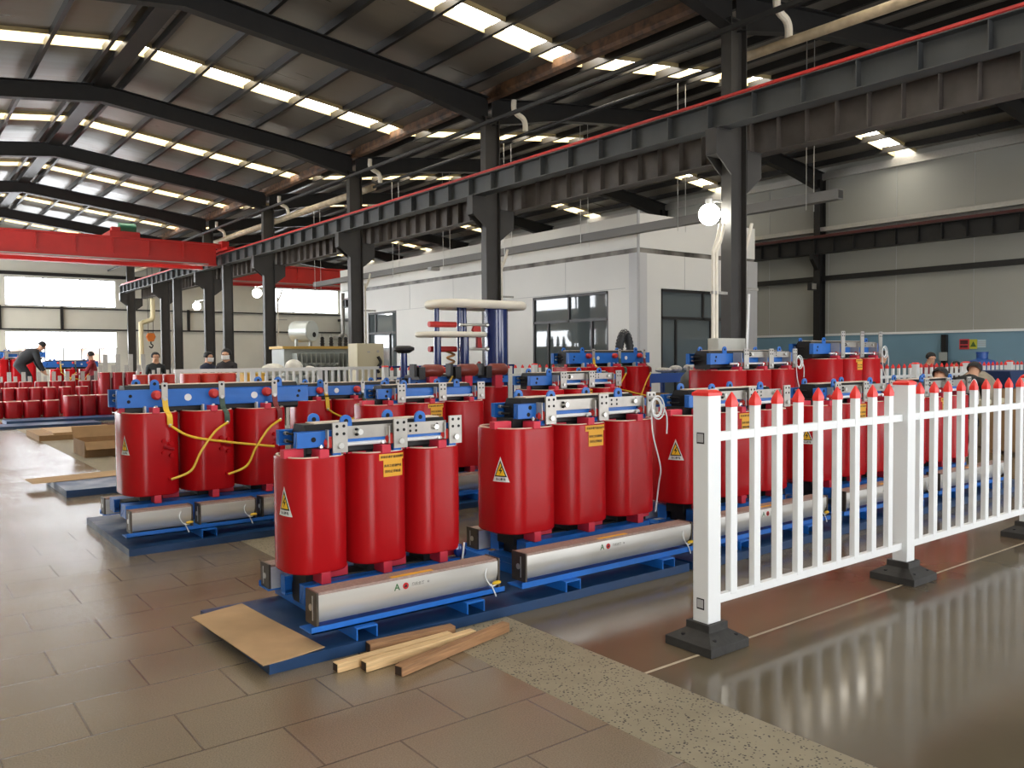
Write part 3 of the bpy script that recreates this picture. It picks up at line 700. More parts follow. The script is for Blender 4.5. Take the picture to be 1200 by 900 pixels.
def transformer(loc, label, W=.475, D=.46, s=.485, z0=.33, z1=1.02, zb=(1.08, 1.175), face='lv', red=None, fans='one', left=-.6, right=.6, tabs=.24, tabtop=None, rearfan=True,
                notice_on=True, warn=True, cable=None, foot=(-.57, .29), fx=(-.9, .6), lugs='tall', holes=(-.022, .024), name='dry_type_transformer', base_z=.055, tilt=0, simple=False, hvextra=True, group='red resin cast transformers'):
    red = red or RED
    t = empty(name, loc, label, 'transformer', group)
    ol = Outline(W, D); cs = [-s, 0, s]; b = D / 2
    ybeam = max(.15, .27 * D); L, R = left, right
    rear_y = max(.33, b + .24)
    # core
    cy = ybeam * .66
    c = MB()
    hexp = lambda za, zc: [(-cy, za + .02), (-cy * .8, za), (cy * .8, za), (cy, za + .02), (cy, zc - .05), (cy * .72, zc), (-cy * .72, zc), (-cy, zc - .05)]
    c.prism(hexp(zb[0] - .06, zb[1] + .035), 'x', L + .075, R - .075)
    c.prism(hexp(z0 - .2, z0 - .06), 'x', L + .06, R - .06)
    for x in cs: c.box(x - W * .2, x + W * .2, -cy * .9, cy * .9, z0 - .1, zb[0])
    c.build('core', BLACK, t, smooth=False)
    MB().box(L + .14, R - .1, -cy * .6, cy * .6, zb[1] + .036, zb[1] + .042).build('core_top_strip', CREAM, t, smooth=False)
    # coils
    for i, x in enumerate(cs):
        th = W * .15
        k = shell(ol, [(.006, z0), (0, z0 + .008), (0, z1 - .01), (.004, z1), (th, z1), (th, z0)], x).build('coil', red, t)
        shell(ol, [(.012, z1), (.012, z1 + .006), (.026, z1 + .006), (.026, z1)], x).build('rim', CREAM, k, smooth=False)
        if not simple or True:
            shell(ol, [(th * 1.5, z0 - .01), (th * 1.5, z1 - .02), (th * 1.5 + .03, z1 - .02), (th * 1.5 + .03, z0 - .01)], x).build('inner_winding', INNER, k)
        pw = .029
        for (px, py, w2, d2) in ((0, -b + .055, pw, .06), (0, b - .055, pw, .06), (W / 2 - .065, -.06, .07, pw), (-W / 2 + .065, -.06, .07, pw)):
            MB().box(x + px - w2, x + px + w2, py - d2, py + d2, z1 - .004, z1 + .045).build('support_block', PINK, k, smooth=False, bevel=.004)
            if px >= 0: MB().box(x + px - w2, x + px + w2, py - d2, py + d2, z0 - .062, z0 + .004).build('support_block', PINK, k, smooth=False, bevel=.004)
        if i == 0 and warn: warning(k, ol, x, lerp(z0, z1, .50), s0=-(ol.cum[13] if W < .4 else ol.cum[11]))
        if i == 1 and notice_on: notice(k, ol, x, z1 - .005, min(1, W / .40), s0=.03)
        MB().cyl((x, -b + .04, z1 + .05), (x, -b + .04, zb[0] + .012), .007, 8).cyl((x, -b + .04, zb[0] - .004), (x, -b + .04, zb[0] + .006), .013, 6).build('jack_bolt', BOLT, t)
    # clamp beams
    for sg, nm in ((-1, 'front'), (1, 'back')):
        bm_ = channel(MB(), L, R, sg * ybeam, -sg * (ybeam - cy - .006) , zb[0], zb[1]); bm_.box(L, L + .006, *sorted((sg * ybeam, sg * (cy + .006))), zb[0], zb[1])
        o = bm_.build('clamp_beam', BLUE, t, smooth=False, bevel=.003)
        zc = (zb[0] + zb[1]) / 2; y = sg * ybeam
        for x in (L + .095, R - .095):
            for dz in holes: MB().cyl((x + dz * .3, y, zc + dz), (x + dz * .3, y + sg * .0015, zc + dz), .0145, 12).build('bolt_hole', HOLE, o)
        for x in ((L + .035, R - .035) if sg > 0 else ()):
            for dz in (-.02, .024):
                MB().cyl((x, sg * (cy + .004), zc + dz), (x, -cy * .2, zc + dz), .007, 8, mi=1).cyl((x, sg * (cy + .005), zc + dz), (x, sg * (cy - .022), zc + dz), .012, 6).build('tie_bolt', [BOLT, HOLE], o)
        lo = channel(MB(), L + .02, R - .02, sg * (b - .03), -sg * (b - .03 - cy - .004), z0 - .17, z0 - .064); lo.box(L + .02, L + .026, *sorted((sg * (b - .03), sg * (cy + .004))), z0 - .17, z0 - .064)
        lo.build('lower_clamp_beam', BLUE, t, smooth=False, bevel=.003)
    # base feet, fan rails and fans
    fyo = -(b + .40)
    for x in foot:
        w = .06; m = MB(); zf0, zf1 = base_z + .001, base_z + .064
        m.box(x - w, x + w, fyo - .05, rear_y, zf1 - .007, zf1).box(x - w, x - w + .007, fyo - .05, rear_y, zf0, zf1 - .007).box(x + w - .007, x + w, fyo - .05, rear_y, zf0, zf1 - .007)
        m.build('foot_channel', BLUE, t, smooth=False)
        MB().box(x - .05, x + .05, -b * .8, b * .6, zf1, z0 - .175).build('foot_spacer', BLUE, t, smooth=False)
    zf = base_z + .064; fz0, fz1 = zf + .034, zf + .034 + .165
    for sg in ((-1, 1) if rearfan else (-1,)):
        yo = fyo if sg < 0 else rear_y
        a, c2 = sorted((yo - sg * .0, yo - sg * .15)); m = MB(); xr0 = fx[0] - .03 if sg < 0 else left - .01; m.box(xr0, fx[1] + .03, a, c2, zf, zf + .007)
        a, c2 = sorted((yo, yo - sg * .007)); m.box(xr0, fx[1] + .03, a, c2, zf, zf + .034)
        m.build('fan_rail', BLUE, t, smooth=False)
        if sg == 1: fan_unit(t, left, fx[1], yo - sg * .01, fz0 - .03, fz1 - .05, .13, False, 1, False)
        elif fans == 'one': fan_unit(t, fx[0], fx[1], yo + .01, fz0, fz1, .13)
        else:
            n = 3; wd = (fx[1] - fx[0]) / n
            for j in range(n): fan_unit(t, fx[0] + wd * j, fx[0] + wd * (j + 1) - .05, yo + .01, fz0, fz1, .13, False)
    # lifting lugs
    lz = zb[1]; lh = .085 if lugs == 'tall' else .06
    for sg in (-1, 1):
        for x in (L + .30 if sg < 0 else L + .22, R - .28 if sg < 0 else R - .36):
            y = sg * (cy + .03); r = .036
            pl_ = [(x - r, lz - .07), (x + r, lz - .07)] + [(x + r * math.cos(a), lz + lh - r + r * math.sin(a)) for a in [PI * i / 10 for i in range(11)]]
            m = MB().prism(pl_, 'y', y - .007, y + .007).cyl((x, y - .0078, lz + lh - r), (x, y + .0078, lz + lh - r), .014, 12, mi=1)
            m.build('lifting_lug', [BLUE, HOLE], t)
    if face == 'lv':
        ya = -b * .93; tt = tabtop or zb[1] + .05
        for x in cs:
            xc = x + W * .27
            m = MB().box(xc - .045, xc + .045, ya - .012, ya, z1 + .02, tt, 0)
            for dx in (-.02, .022):
                for dz in (-.022, -.065): m.cyl((xc + dx, ya - .0135, tt + dz), (xc + dx, ya - .010, tt + dz), .009, 10, mi=1)
            m.cyl((xc, ya - .028, z1 + .06), (xc, ya - .012, z1 + .06), .017, 8, mi=2)
            m.box(xc - .01, xc + .02, ya, -b * .2, z1 + .02, z1 + .034, 0)
            m.build('terminal_plate', [TIN, HOLE, BOLT], t, smooth=True)
            xb = xc - .066
            MB().box(xb - .003, xb + .003, -b * .92, -ybeam - .002, z1 + .05, zb[1] + .01).build('side_bracket', TIN, t, smooth=False)
            MB().lathe([(0, -b * .88), (.026, -b * .88), (.036, -b * .78), (.026, -b * .68), (.034, -b * .6), (0, -b * .6)], (xc - .045, 0, z1 + .075), 16, axis='y').build('insulator', RAILR, t)
        zt = zb[1] + .022; nb = zb[1] - .05; m = MB(); x0b, x1b = cs[0] + W * .27 + .05, cs[2] + W * .27 - .05
        m.box(x0b, lerp(x0b, x1b, .49), -b * .80, -b * .80 + .01, nb, zt, 0).box(lerp(x0b, x1b, .49), x1b, -b * .80 - .01, -b * .80, nb, zt, 0)
        for u in (.1, .62, .68, .9):
            for dz in (.02, .05): m.cyl((lerp(x0b, x1b, u), -b * .80 - .012, zt - dz), (lerp(x0b, x1b, u), -b * .8 + .011, zt - dz), .008, 10, mi=1)
        m.cyl((lerp(x0b, x1b, .12), -b * .8 - .03, zt - .035), (lerp(x0b, x1b, .12), -b * .8, zt - .035), .017, 10, mi=2).cyl((lerp(x0b, x1b, .88), -b * .8 - .03, zt - .035), (lerp(x0b, x1b, .88), -b * .8, zt - .035), .017, 10, mi=2)
        m.build('neutral_bar', [ALU, HOLE, BOLT], t)
        MB().cyl((L + .28, -b * .74, zb[0] + .005), (R - .05, -b * .74, zb[0] + .005), .012, 10).build('white_tube', WHITE, t)
        for x in cs: MB().box(x + .06, x + .11, -ybeam - .03, -ybeam - .005, zb[0] - .05, zb[0] + .01).build('spacer_block', BLUE, t, smooth=False)
    else:
        yf = -b
        for j, x in enumerate(cs):
            xc = x + W * .19; zi = zb[1] - .045
            MB().lathe([(0, -ybeam - .075), (.026, -ybeam - .075), (.04, -ybeam - .05), (.03, -ybeam - .03), (.04, -ybeam - .01), (0, -ybeam + .03)], (xc - .05, 0, zi), 16, axis='y').build('insulator', RAILR, t)
            tp = zb[1] + .06
            m = MB().box(xc - .024, xc + .024, -ybeam - .09, -ybeam - .078, zi - .04, tp, 0).cyl((xc, -ybeam - .0915, tp - .025), (xc, -ybeam - .0765, tp - .025), .011, 10, mi=1)
            m.cyl((xc, -ybeam - .1, zi - .03), (xc, -ybeam - .09, zi - .03), .016, 8, mi=2)
            m.build('terminal_strip', [TIN, HOLE, BOLT], t)
            pts = [(xc, -ybeam - .086, zi - .03), (xc + .005, -ybeam - .1, zb[0] - .02), (xc + .012, yf - .02, z1 - .02), (xc + .016, yf - .022, z1 - .1)]
            sl = MB(); P = smooth_path(pts, 4)
            for p, q in zip(P[:-1], P[1:]): sl.add([(p.x - .022, p.y - .006, p.z), (p.x + .022, p.y - .006, p.z), (p.x + .022, p.y + .006, p.z), (p.x - .022, p.y + .006, p.z), (q.x - .022, q.y - .006, q.z), (q.x + .022, q.y - .006, q.z), (q.x + .022, q.y + .006, q.z), (q.x - .022, q.y + .006, q.z)], [(0, 1, 5, 4), (1, 2, 6, 5), (2, 3, 7, 6), (3, 0, 4, 7), (3, 2, 1, 0), (4, 5, 6, 7)])
            o = sl.build('phase_sleeve', (YEL, GRN, mat('dark_red_sleeve', (120, 36, 34), .5))[j], t); o['label'] = ('yellow phase sleeve', 'dark green phase sleeve', 'dark red phase sleeve')[j]
            MB().ball((xc + .016, yf - .022, z1 - .105), .017, 10).build('lug_bolt', BOLT, t)
            if hvextra:
                bo = MB(); lerp_z = lambda u: lerp(z0, z1, u)
                for dx, u in ((-.03, .52), (.03, .48), (-.03, .66), (.03, .63), (.02, .2)): bo.cyl((x + .08 + dx, yf + .004, lerp_z(u)), (x + .08 + dx, yf - .03, lerp_z(u)), .017, 10)
                bo.build('tap_stud', red, t); 
                MB().cyl((x + .05, yf - .026, lerp_z(.59)), (x + .13, yf - .026, lerp_z(.555)), .012, 8).build('tap_link', DRED, t)
                MB().box(x - .05, x + .03, -ybeam - .03, -ybeam + .02, z1 + .0, zb[0]).build('spacer_block', BLUE, t, smooth=False)
                w = MB(); 
                for xx in (x - .062, x + .03): w.box(xx, xx + .012, -ybeam - .035, -ybeam + .02, z1 + .0, zb[0] + .01)
                w.build('white_edge', WHITE, t, smooth=False)
                MB().box(x + W * .36, x + W * .40, -b * .62, -b * .6, z1 - .16, z1 - .01).build('notice_strip', ORNG, t, smooth=False)
        cz = lambda u: lerp(z0, z1, u); e = W * .19 + .016
        zt = z1 - .105
        for A in ([(cs[0] + e, yf - .03, zt), (cs[0] + e + .16, yf - .05, cz(.70)), (cs[1] + e, yf - .05, cz(.60)), (cs[2] + .04, yf - .03, cz(.50))],
                  [(cs[1] + e, yf - .03, zt), (cs[1] - .02, yf - .06, cz(.74)), (cs[1] - .14, yf - .06, cz(.5)), (cs[1] - .22, yf - .05, cz(.28)), (cs[0] + .10, yf - .03, cz(.19))],
                  [(cs[2] + e, yf - .03, zt), (cs[2] - .02, yf - .06, cz(.74)), (cs[2] - .14, yf - .06, cz(.5)), (cs[2] - .22, yf - .05, cz(.28)), (cs[1] + .10, yf - .03, cz(.19))]):
            MB().tube(smooth_path(A), .0105, 8).build('delta_cable', YEL, t)
        for u in (.34, .69):
            MB().cyl((lerp(L, R, u), -ybeam - .004, lerp(zb[0], zb[1], .5)), (lerp(L, R, u), -ybeam + .002, lerp(zb[0], zb[1], .5)), .03, 16).build('round_sticker', WHITE, t)
        fl = MB().box(L + .01, R - .01, -ybeam - .001, -ybeam + .007, zb[0] + .008, zb[1] - .008); fl.build('beam_cover', BLUE, t, smooth=False)
    if cable == 'coil':
        cx, zc, y = cs[2] + W * .3, z1 + .09, -b - .03; m = MB()
        for r in (.055, .068, .048):
            m.tube([(cx + r * math.cos(a), y - .008 * (r - .05) * 100 + .004 * math.sin(a), zc + 1.25 * r * math.sin(a)) for a in [2 * PI * i / 20 for i in range(20)]], .0055, 6, closed=True)
        m.tube(smooth_path([(cx - .055, y, zc), (cx - .05, y - .01, z1 - .1), (cx + .03, y - .01, z1 - .35), (cx + .09, y + .06, lerp(z0, z1, .3)), (cx + .095, y + .1, z0 - .02)]), .006, 6)
        m.tube(smooth_path([(cx + .06, y, zc + .02), (cx + .10, y - .01, zc - .07), (cx + .10, y - .01, zc - .2)]), .006, 6)
        m.build('sensor_cable', WHITE, t)
    return t

G = 'red cast resin transformers with silver terminals facing the camera'
a1 = transformer((2.325, 4.44, 0), 'nearest red three-coil transformer, in front, by the timber sticks', W=.365, D=.40, s=.385, z0=.305, z1=.945, zb=(1.0, 1.085), left=-.52, right=.55, foot=(-.37, .31), fx=(-.62, .52), tabtop=1.135, holes=(0,), group=G)
m = MB().ball((.52, -.16, .29), .035, 10, (1, .8, 1.3)).ball((.56, -.14, .27), .03, 10, (1, .8, 1.3)).cyl((.52, -.2, .22), (.545, -.19, .34), .006, 6, mi=1)
o = m.build('cable_bundle', [DBLUE, WHITE], a1); o['label'] = 'dark blue cable bundle tied with a white strap'
a2 = transformer((3.92, 4.45, 0), 'second red transformer of the front row, with coiled white cable, left of the fence post', left=-.58, right=.64, cable='coil', group=G)
a3 = dup(a2, (5.63, 4.46, 0), 'red transformer directly behind the first fence panel, right of the end post', skip=('sensor_cable',))
a4 = dup(a2, (7.40, 4.46, 0), 'red transformer behind the second post of the white fence', skip=('sensor_cable',))
a5 = dup(a2, (9.07, 4.46, 0), 'last red transformer of the front row, right of the second fence post')
b3 = dup(a2, (4.49, 7.43, 0), 'red transformer with three silver terminals, seen between the two nearest ones', skip=('sensor_cable', 'neutral_bar'))
for ch in list(b3.children):
    if ch.name.startswith('white_tube'): ch.location.z = .0
G2 = 'red transformers with crossing yellow cables'
b1 = transformer((2.29, 7.53, 0), 'red transformer with crossing yellow cables at left, its own pallet, blue beam on top', W=.455, D=.64, s=.475, z0=.36, z1=1.045, zb=(1.09, 1.235), face='hv', left=-.74, right=.92, foot=(-.2, .5), fx=(-.78, .78), fans='three', notice_on=False, group=G2)
transformer((4.60, 9.35, 0), 'dark red transformer with thin yellow cable, half hidden behind the front row', W=.46, s=.485, z0=.33, z1=.985, zb=(1.04, 1.15), face='hv', left=-.72, right=.75, notice_on=False, warn=False, hvextra=False, group=G2, rearfan=False)
transformer((9.06, 9.5, 0), 'large red transformer with yellow cables before the office corner', W=.52, D=.78, s=.55, z0=.38, z1=1.315, zb=(1.37, 1.53), face='hv', left=-.87, right=.86, notice_on=False, warn=False, group=G2, rearfan=False)
transformer((6.62, 7.53, 0), 'red transformer with long grey terminal bar, behind the second front one', W=.43, D=.62, s=.445, z0=.35, z1=1.10, zb=(1.155, 1.26), left=-.72, right=.66, warn=False, group=G, rearfan=False)
e1 = transformer((8.71, 6.56, 0), 'big red transformer with black core end, behind the first fence panel near the column', W=.485, D=.70, s=.5, z0=.42, z1=1.30, zb=(1.375, 1.505), left=-.86, right=.83, warn=False, notice_on=False, cable='coil', group=G, rearfan=False, tabtop=1.56)
f1 = transformer((10.82, 6.56, 0), 'tallest red transformer with three upright silver bars, behind the second fence post', W=.48, D=.70, s=.488, z0=.44, z1=1.42, zb=(1.49, 1.63), left=-.84, right=.82, cable='coil', group=G, rearfan=False, tabtop=1.80)

# transformer with brown barrel insulators
t = transformer((6.25, 9.45, 0), 'red transformer topped with brown barrel insulators, before the blue test tower', W=.5, D=.66, s=.52, z0=.35, z1=1.075, zb=(1.13, 1.22), left=-.8, right=.78, warn=False, notice_on=False, rearfan=False, group='red transformers with brown barrel insulators', hvextra=False, face='hv')
for ch in list(t.children):
    if ch.name.split('.')[0] in ('delta_cable', 'phase_sleeve', 'terminal_strip', 'insulator', 'lug_bolt', 'round_sticker', 'lifting_lug'): bpy.data.objects.remove(ch)
for x in (-.55, 0, .5):
    MB().lathe([(0, -.14), (.07, -.14), (.085, -.1), (.085, .1), (.07, .14), (0, .14)], (x, -.3, 1.31), 18, axis='x').build('barrel_insulator', BRWN, t)
    MB().box(x - .06, x + .06, -.34, -.26, 1.06, 1.24).build('insulator_stand', PINK, t, smooth=False)
    MB().box(x - .25, x - .16, -.4, -.2, 1.2, 1.36).box(x - .30, x - .26, -.36, -.24, 1.24, 1.4).build('black_terminal', BLACK, t, smooth=False)
MB().tube(smooth_path([(-.3, -.32, 1.15), (-.2, -.34, 1.3), (-.05, -.34, 1.34)]), .014, 8).build('delta_cable', YEL, t)

# pallets of painted steel under the transformers
def pallet(x0, x1, y0, y1, h, label, m=None):
    t = empty('steel_pallet', ((x0 + x1) / 2, (y0 + y1) / 2, 0), label, 'pallet', 'blue painted pallets on the floor')
    hx, hy = (x1 - x0) / 2, (y1 - y0) / 2
    MB().box(-hx, hx, -hy, hy, h - .008, h).build('deck', m or NAVY, t, smooth=False)
    mb = MB().box(-hx, hx, -hy, -hy + .01, .0, h - .008).box(-hx, hx, hy - .01, hy, .0, h - .008).box(-hx, -hx + .01, -hy + .01, hy - .01, .0, h - .008).box(hx - .01, hx, -hy + .01, hy - .01, 0, h - .008)
    mb.build('skirt', m or NAVY, t, smooth=False); return t
pallet(1.43, 4.42, 3.77, 4.82, .055, 'long blue pallet under the two nearest transformers')
pallet(4.46, 10.2, 3.74, 5.0, .055, 'long blue pallet under the transformers behind the fence')
pallet(1.47, 3.24, 6.70, 8.3, .055, 'blue pallet under the transformer with crossing yellow cables')
pallet(3.4, 5.4, 6.70, 8.3, .055, 'blue pallet seen between the two nearest transformers, in the second row')
pallet(5.7, 7.5, 6.7, 8.3, .055, 'blue pallet of the second row under the grey-barred transformer')
pallet(7.75, 11.55, 5.72, 7.05, .055, 'blue pallet under the two big transformers right of the column')
pallet(3.5, 10.2, 8.55, 10.3, .055, 'blue pallet of the third row before the office')
pallet(1.58, 2.9, 10.0, 11.35, .075, 'empty blue pallet with a cardboard sheet, left behind the yellow-cabled transformer')

# ------------------------------------------------------------------ white picket fence in front
def picket_fence(loc, label, rot, n_panels, posts=True, per=9, h=1.3, sp=.2, pw=.0275, bases=True, group=None, tips=True, pitch=2.0):
    t = empty('picket_fence', loc, label, 'fence', group, rot)
    for k in range(n_panels + 1):
        x = k * pitch
        p = MB().box(x - .05, x + .05, -.05, .05, .10 if bases else 0, h).build('post', WHITE, t, bevel=.004)
        r4 = lambda r, z: [(x - r, -r, z), (x + r, -r, z), (x + r, r, z), (x - r, r, z)]
        MB().add(r4(.0535, h - .012) + r4(.0535, h + .004) + r4(.034, h + .018), [(3, 2, 1, 0)] + [(4 * j + i, 4 * j + (i + 1) % 4, 4 * j + 4 + (i + 1) % 4, 4 * j + 4 + i) for j in range(2) for i in range(4)] + [(8, 9, 10, 11)]).build('cap', TIP, p, smooth=False)
        if bases and k == 0:
            m = MB()
            for z in (1.05, .2): m.box(x - .0512, x - .05, -.024, .024, z - .006, z + .051, 1).box(x - .052, x - .0512, -.018, .020, z + .002, z + .045)
            m.build('slot', [OFFG, HOLE], p, smooth=False)
        if bases:
            b = MB(); a, c = .15, .075
            ring = lambda r, z: [(x - r, -r, z), (x + r, -r, z), (x + r, r, z), (x - r, r, z)]
            vs = ring(a, 0) + ring(a, .045) + ring(c, .092) + ring(c, .13) + ring(.051, .13) + ring(.051, .095)
            fs = [(3, 2, 1, 0)] + [(4 * j + i, 4 * j + (i + 1) % 4, 4 * j + 4 + (i + 1) % 4, 4 * j + 4 + i) for j in range(5) for i in range(4)] + [(20, 21, 22, 23)]
            b.add(vs, fs)
            for sx, sy in ((-.08, -.11), (.09, -.11), (-.11, .06), (.11, .08)): b.cyl((x + sx, sy, .06), (x + sx, sy, .0715), .013, 10, mi=1)
            b.build('rubber_foot', [RUBBER, HOLE], p, smooth=False, bevel=.003)
    for k in range(n_panels):
        x0, x1 = k * pitch + .05, (k + 1) * pitch - .05
        MB().box(x0, x1, -.016, .016, 1.05, 1.097).build('rail', WHITE, t, bevel=.002)
        MB().box(x0, x1, -.016, .016, .204, .25).build('rail', WHITE, t, bevel=.002)
        for i in range(per):
            x = k * pitch + sp * (i + .5) + (pitch - sp * per) / 2
            q = MB().box(x - pw, x + pw, -.018, .018, .235, h - .077).build('picket', WHITE, t, bevel=.003)
            if tips:
                rr = lambda wx, wy, z: [(-wx, -wy, z), (wx, -wy, z), (wx, wy, z), (-wx, wy, z)]
                MB().add(rr(pw + .001, .019, 0) + rr(pw + .002, .02, .022) + rr(.019, .014, .046) + rr(.005, .004, .073) + rr(.001, .001, .078), [(3, 2, 1, 0)] + [(4 * j + i, 4 * j + (i + 1) % 4, 4 * j + 4 + (i + 1) % 4, 4 * j + 4 + i) for j in range(4) for i in range(4)]).build('tip', TIP, q, loc=(x, 0, h - .078))
    return t
picket_fence((3.36, 2.75, 0), 'white picket fence with red pointed tips and black rubber feet, nearest to the camera', 0, 3)
picket_fence((13.0, 7.5, 0), 'white red-tipped fence before the blue wall strip at right, behind the workers', 0, 4, bases=False, group='white fences farther back')
picket_fence((7.95, 14.5, 0), 'short run of white red-tipped fence before the office block', 0, 3, bases=False, group='white fences farther back', pitch=1.9)
t = empty('guard_rail', (3.95, 14.5, 0), 'white flat-topped guard rail behind the orange coils, below the silver tank', 'fence', 'white fences farther back')
MB().box(0, 3.85, -.03, .03, 1.25, 1.31).build('top_rail', WHITE, t, smooth=False); MB().box(0, 3.85, -.02, .02, .2, .25).build('bottom_rail', WHITE, t, smooth=False)
for i in range(30):
    x = .06 + .128 * i; w = .045 if i % 10 == 0 else .022
    MB().box(x - w, x + w, -.015, .015, .25 if w < .03 else 0, 1.25).build('picket', WHITE, t, smooth=False)

# ------------------------------------------------------------------ timber sticks, cardboard
for i, (p, q, w, h, m, lab) in enumerate([((1.93, 3.735), (2.42, 3.70), .06, .055, OAK, 'short brown timber stick lying closest to the blue pallet'),
        ((1.69, 3.608), (2.36, 3.636), .05, .045, PINE, 'pale timber stick with a dark square end, leftmost of the timber sticks'),
        ((1.80, 3.53), (2.47, 3.58), .05, .05, PINE, 'pale timber stick in the middle of the timber sticks'),
        ((1.95, 3.452), (2.21, 3.508), .028, .03, OAK, 'thin brown stick squeezed between pale and brown timber'),
        ((1.90, 3.375), (2.68, 3.57), .05, .05, OAK, 'long brown timber stick, foremost of the timber sticks')]):
    p, q = Vector((p[0], p[1], 0)), Vector((q[0], q[1], 0)); L = (q - p).length; ang = math.atan2(q.y - p.y, q.x - p.x)
    o = MB().box(0, L, -w / 2, w / 2, 0.001, h).build('timber_stick', m, None, bevel=.003, loc=p); o.rotation_euler = (0, 0, ang)
    tag(o, lab, 'timber', 'timber sticks on the floor')
    MB().box(-.0012, -.0002, -w / 2 + .004, w / 2 - .004, .005, h - .004).build('end_grain', ENDGR, o, smooth=False)
def sheet(name, corners, z, label, m, th=.004):
    c = Vector((sum(p[0] for p in corners) / 4, sum(p[1] for p in corners) / 4, z)); mb = MB(); n = 10; vs = []
    for layer in (0, th):
        for i in range(n + 1):
            for j in range(n + 1):
                u, v = i / n, j / n
                x = lerp(lerp(corners[0][0], corners[1][0], u), lerp(corners[3][0], corners[2][0], u), v) - c.x
                y = lerp(lerp(corners[0][1], corners[1][1], u), lerp(corners[3][1], corners[2][1], u), v) - c.y
                vs.append((x, y, layer + .003 * math.sin(u * 5) * math.sin(v * 4)))
    N = (n + 1) ** 2; fs = []
    for i in range(n):
        for j in range(n):
            a = i * (n + 1) + j; fs += [(a, a + 1, a + n + 2, a + n + 1), (N + a, N + a + n + 1, N + a + n + 2, N + a + 1)]
    edge = [i * (n + 1) for i in range(n + 1)] + [n * (n + 1) + j for j in range(1, n + 1)] + [i * (n + 1) + n for i in range(n - 1, -1, -1)] + [j for j in range(n - 1, 0, -1)]
    for a, b in zip(edge, edge[1:] + edge[:1]): fs.append((a, b, N + b, N + a))
    mb.add(vs, fs); o = mb.build(name, m, loc=c); return tag(o, label, 'cardboard')
sheet('cardboard_sheet', [(1.345, 4.70), (1.39, 3.745), (1.72, 3.79), (1.655, 4.78)], .0585, 'tan cardboard sheet on the left end of the front pallet', CARD)
sheet('cardboard_sheet', [(1.34, 11.25), (1.36, 10.75), (2.5, 10.9), (2.5, 11.4)], .079, 'cardboard sheet on the empty blue pallet at far left', CARD)
t = empty('carton', (2.95, 14.3, 0), 'open brown carton on the floor, left behind the yellow-cabled transformer', 'box')
m = MB(); m.box(-.5, .5, -.45, -.44, 0, .24).box(-.5, .5, .44, .45, 0, .24).box(-.5, -.49, -.44, .44, 0, .24).box(.49, .5, -.44, .44, 0, .24).box(-.49, .49, -.44, .44, 0, .01)
m.build('body', CARD2, t, smooth=False)
MB().prism([(.452, .24), (.46, .24), (.62, .40), (.61, .405)], 'x', -.5, .5).build('flap', CARD2, t, smooth=False); MB().prism([(-.452, .238), (-.46, .238), (-.6, .13), (-.595, .125)], 'x', -.5, .5).build('flap', CARD2, t, smooth=False)
t = empty('flattened_carton', (3.05, 18.0, 0), 'stack of flattened cartons behind the open carton', 'cardboard')
MB().box(-.75, .7, -.8, .85, 0, .10).build('stack', CARD2, t, smooth=False); MB().box(-.5, .7, -.7, .8, .10, .13).build('top_sheet', CARD, t, smooth=False)

# ------------------------------------------------------------------ bare coils waiting on the floor
def bare_coil(loc, W, D, h, m, label, group, z=0.0, tabs=(), name='bare_coil'):
    t = empty(name, loc, label, 'coil', group); ol = Outline(W, D, n=6); th = W * .16
    shell(ol, [(.004, z), (0, z + .01), (0, h - .01), (.005, h), (th, h), (th, z)]).build('winding', m, t)
    shell(ol, [(.01, h), (.01, h + .008), (.03, h + .008), (.03, h)]).build('rim', CREAM, t, smooth=False)
    for (x, tw, hh) in tabs: MB().box(x - tw / 2, x + tw / 2, -D * .3, -D * .3 + .02, h - .15, h + hh).build('tab', TIN, t, smooth=False)
    return t
def coils(xs, y, W, D, h, m, label, group, z=0, tabs=()):
    p = bare_coil((xs[0], y, 0), W, D, h, m, label, group, z, tabs)
    for x in xs[1:]: dup(p, (x, y, 0))
coils([3.81, 4.19, 4.56], 23.1, .35, .42, .58, DRED, 'deep red bare coil in the near group of three behind the flattened cartons', 'near group of three bare coils', 0)
coils([2.28, 2.68, 3.1, 3.54], 24.3, .39, .42, .43, DRED, 'low deep red bare coil of the front row at far left', 'front row of low bare coils', .02)
coils([2.40, 2.72, 3.03, 3.36, 3.7, 4.08, 4.5], 25.6, .31, .4, .73, DRED, 'deep red bare coil of the second row at far left', 'second row of bare coils', .02)
coils([2.6, 2.95, 3.3, 3.68, 4.05, 4.4, 4.8, 5.15], 26.9, .32, .4, .86, DRED, 'deep red bare coil with white lead tabs, third row at far left', 'third row of bare coils with white tabs', .02, ((-.06, .10, .28), (.09, .09, .16)))
coils([4.95, 5.27, 5.6, 5.93, 6.26], 25.0, .29, .4, 1.12, DRED, 'deep red coil with tall white lead tabs at the far left aisle', 'red coils with tall white tabs', .02, ((.02, .12, .5), (-.1, .1, .2)))
coils([4.05, 4.33, 4.6], 17.2, .24, .36, 1.18, ORED, 'orange-red coil with low white tabs, left of the white guard rail', 'orange coils left of the guard rail', .02, ((.04, .06, .13), (-.06, .05, .09)))
coils([3.86, 4.14, 4.42], 13.3, .27, .36, 1.255, ORED, 'orange-red coil in front of the white guard rail', 'orange coils before the guard rail', .02)
for y, z in ((20.6, .06), (22.0, .08)): pallet(2.0 if y < 21 else 2.3, 4.0 if y < 21 else 4.7, y, y + .85, z, 'blue steel plate on the floor before the bare coils, the %s one' % ('nearer' if y < 21 else 'farther'))
transformer((3.45, 30.2, 0), 'bright red transformer beside the worker in black at far left', W=.36, D=.6, s=.37, z0=.5, z1=1.5, zb=(1.55, 1.72), left=-.5, right=.8, warn=False, notice_on=False, rearfan=False, group=G, base_z=0)
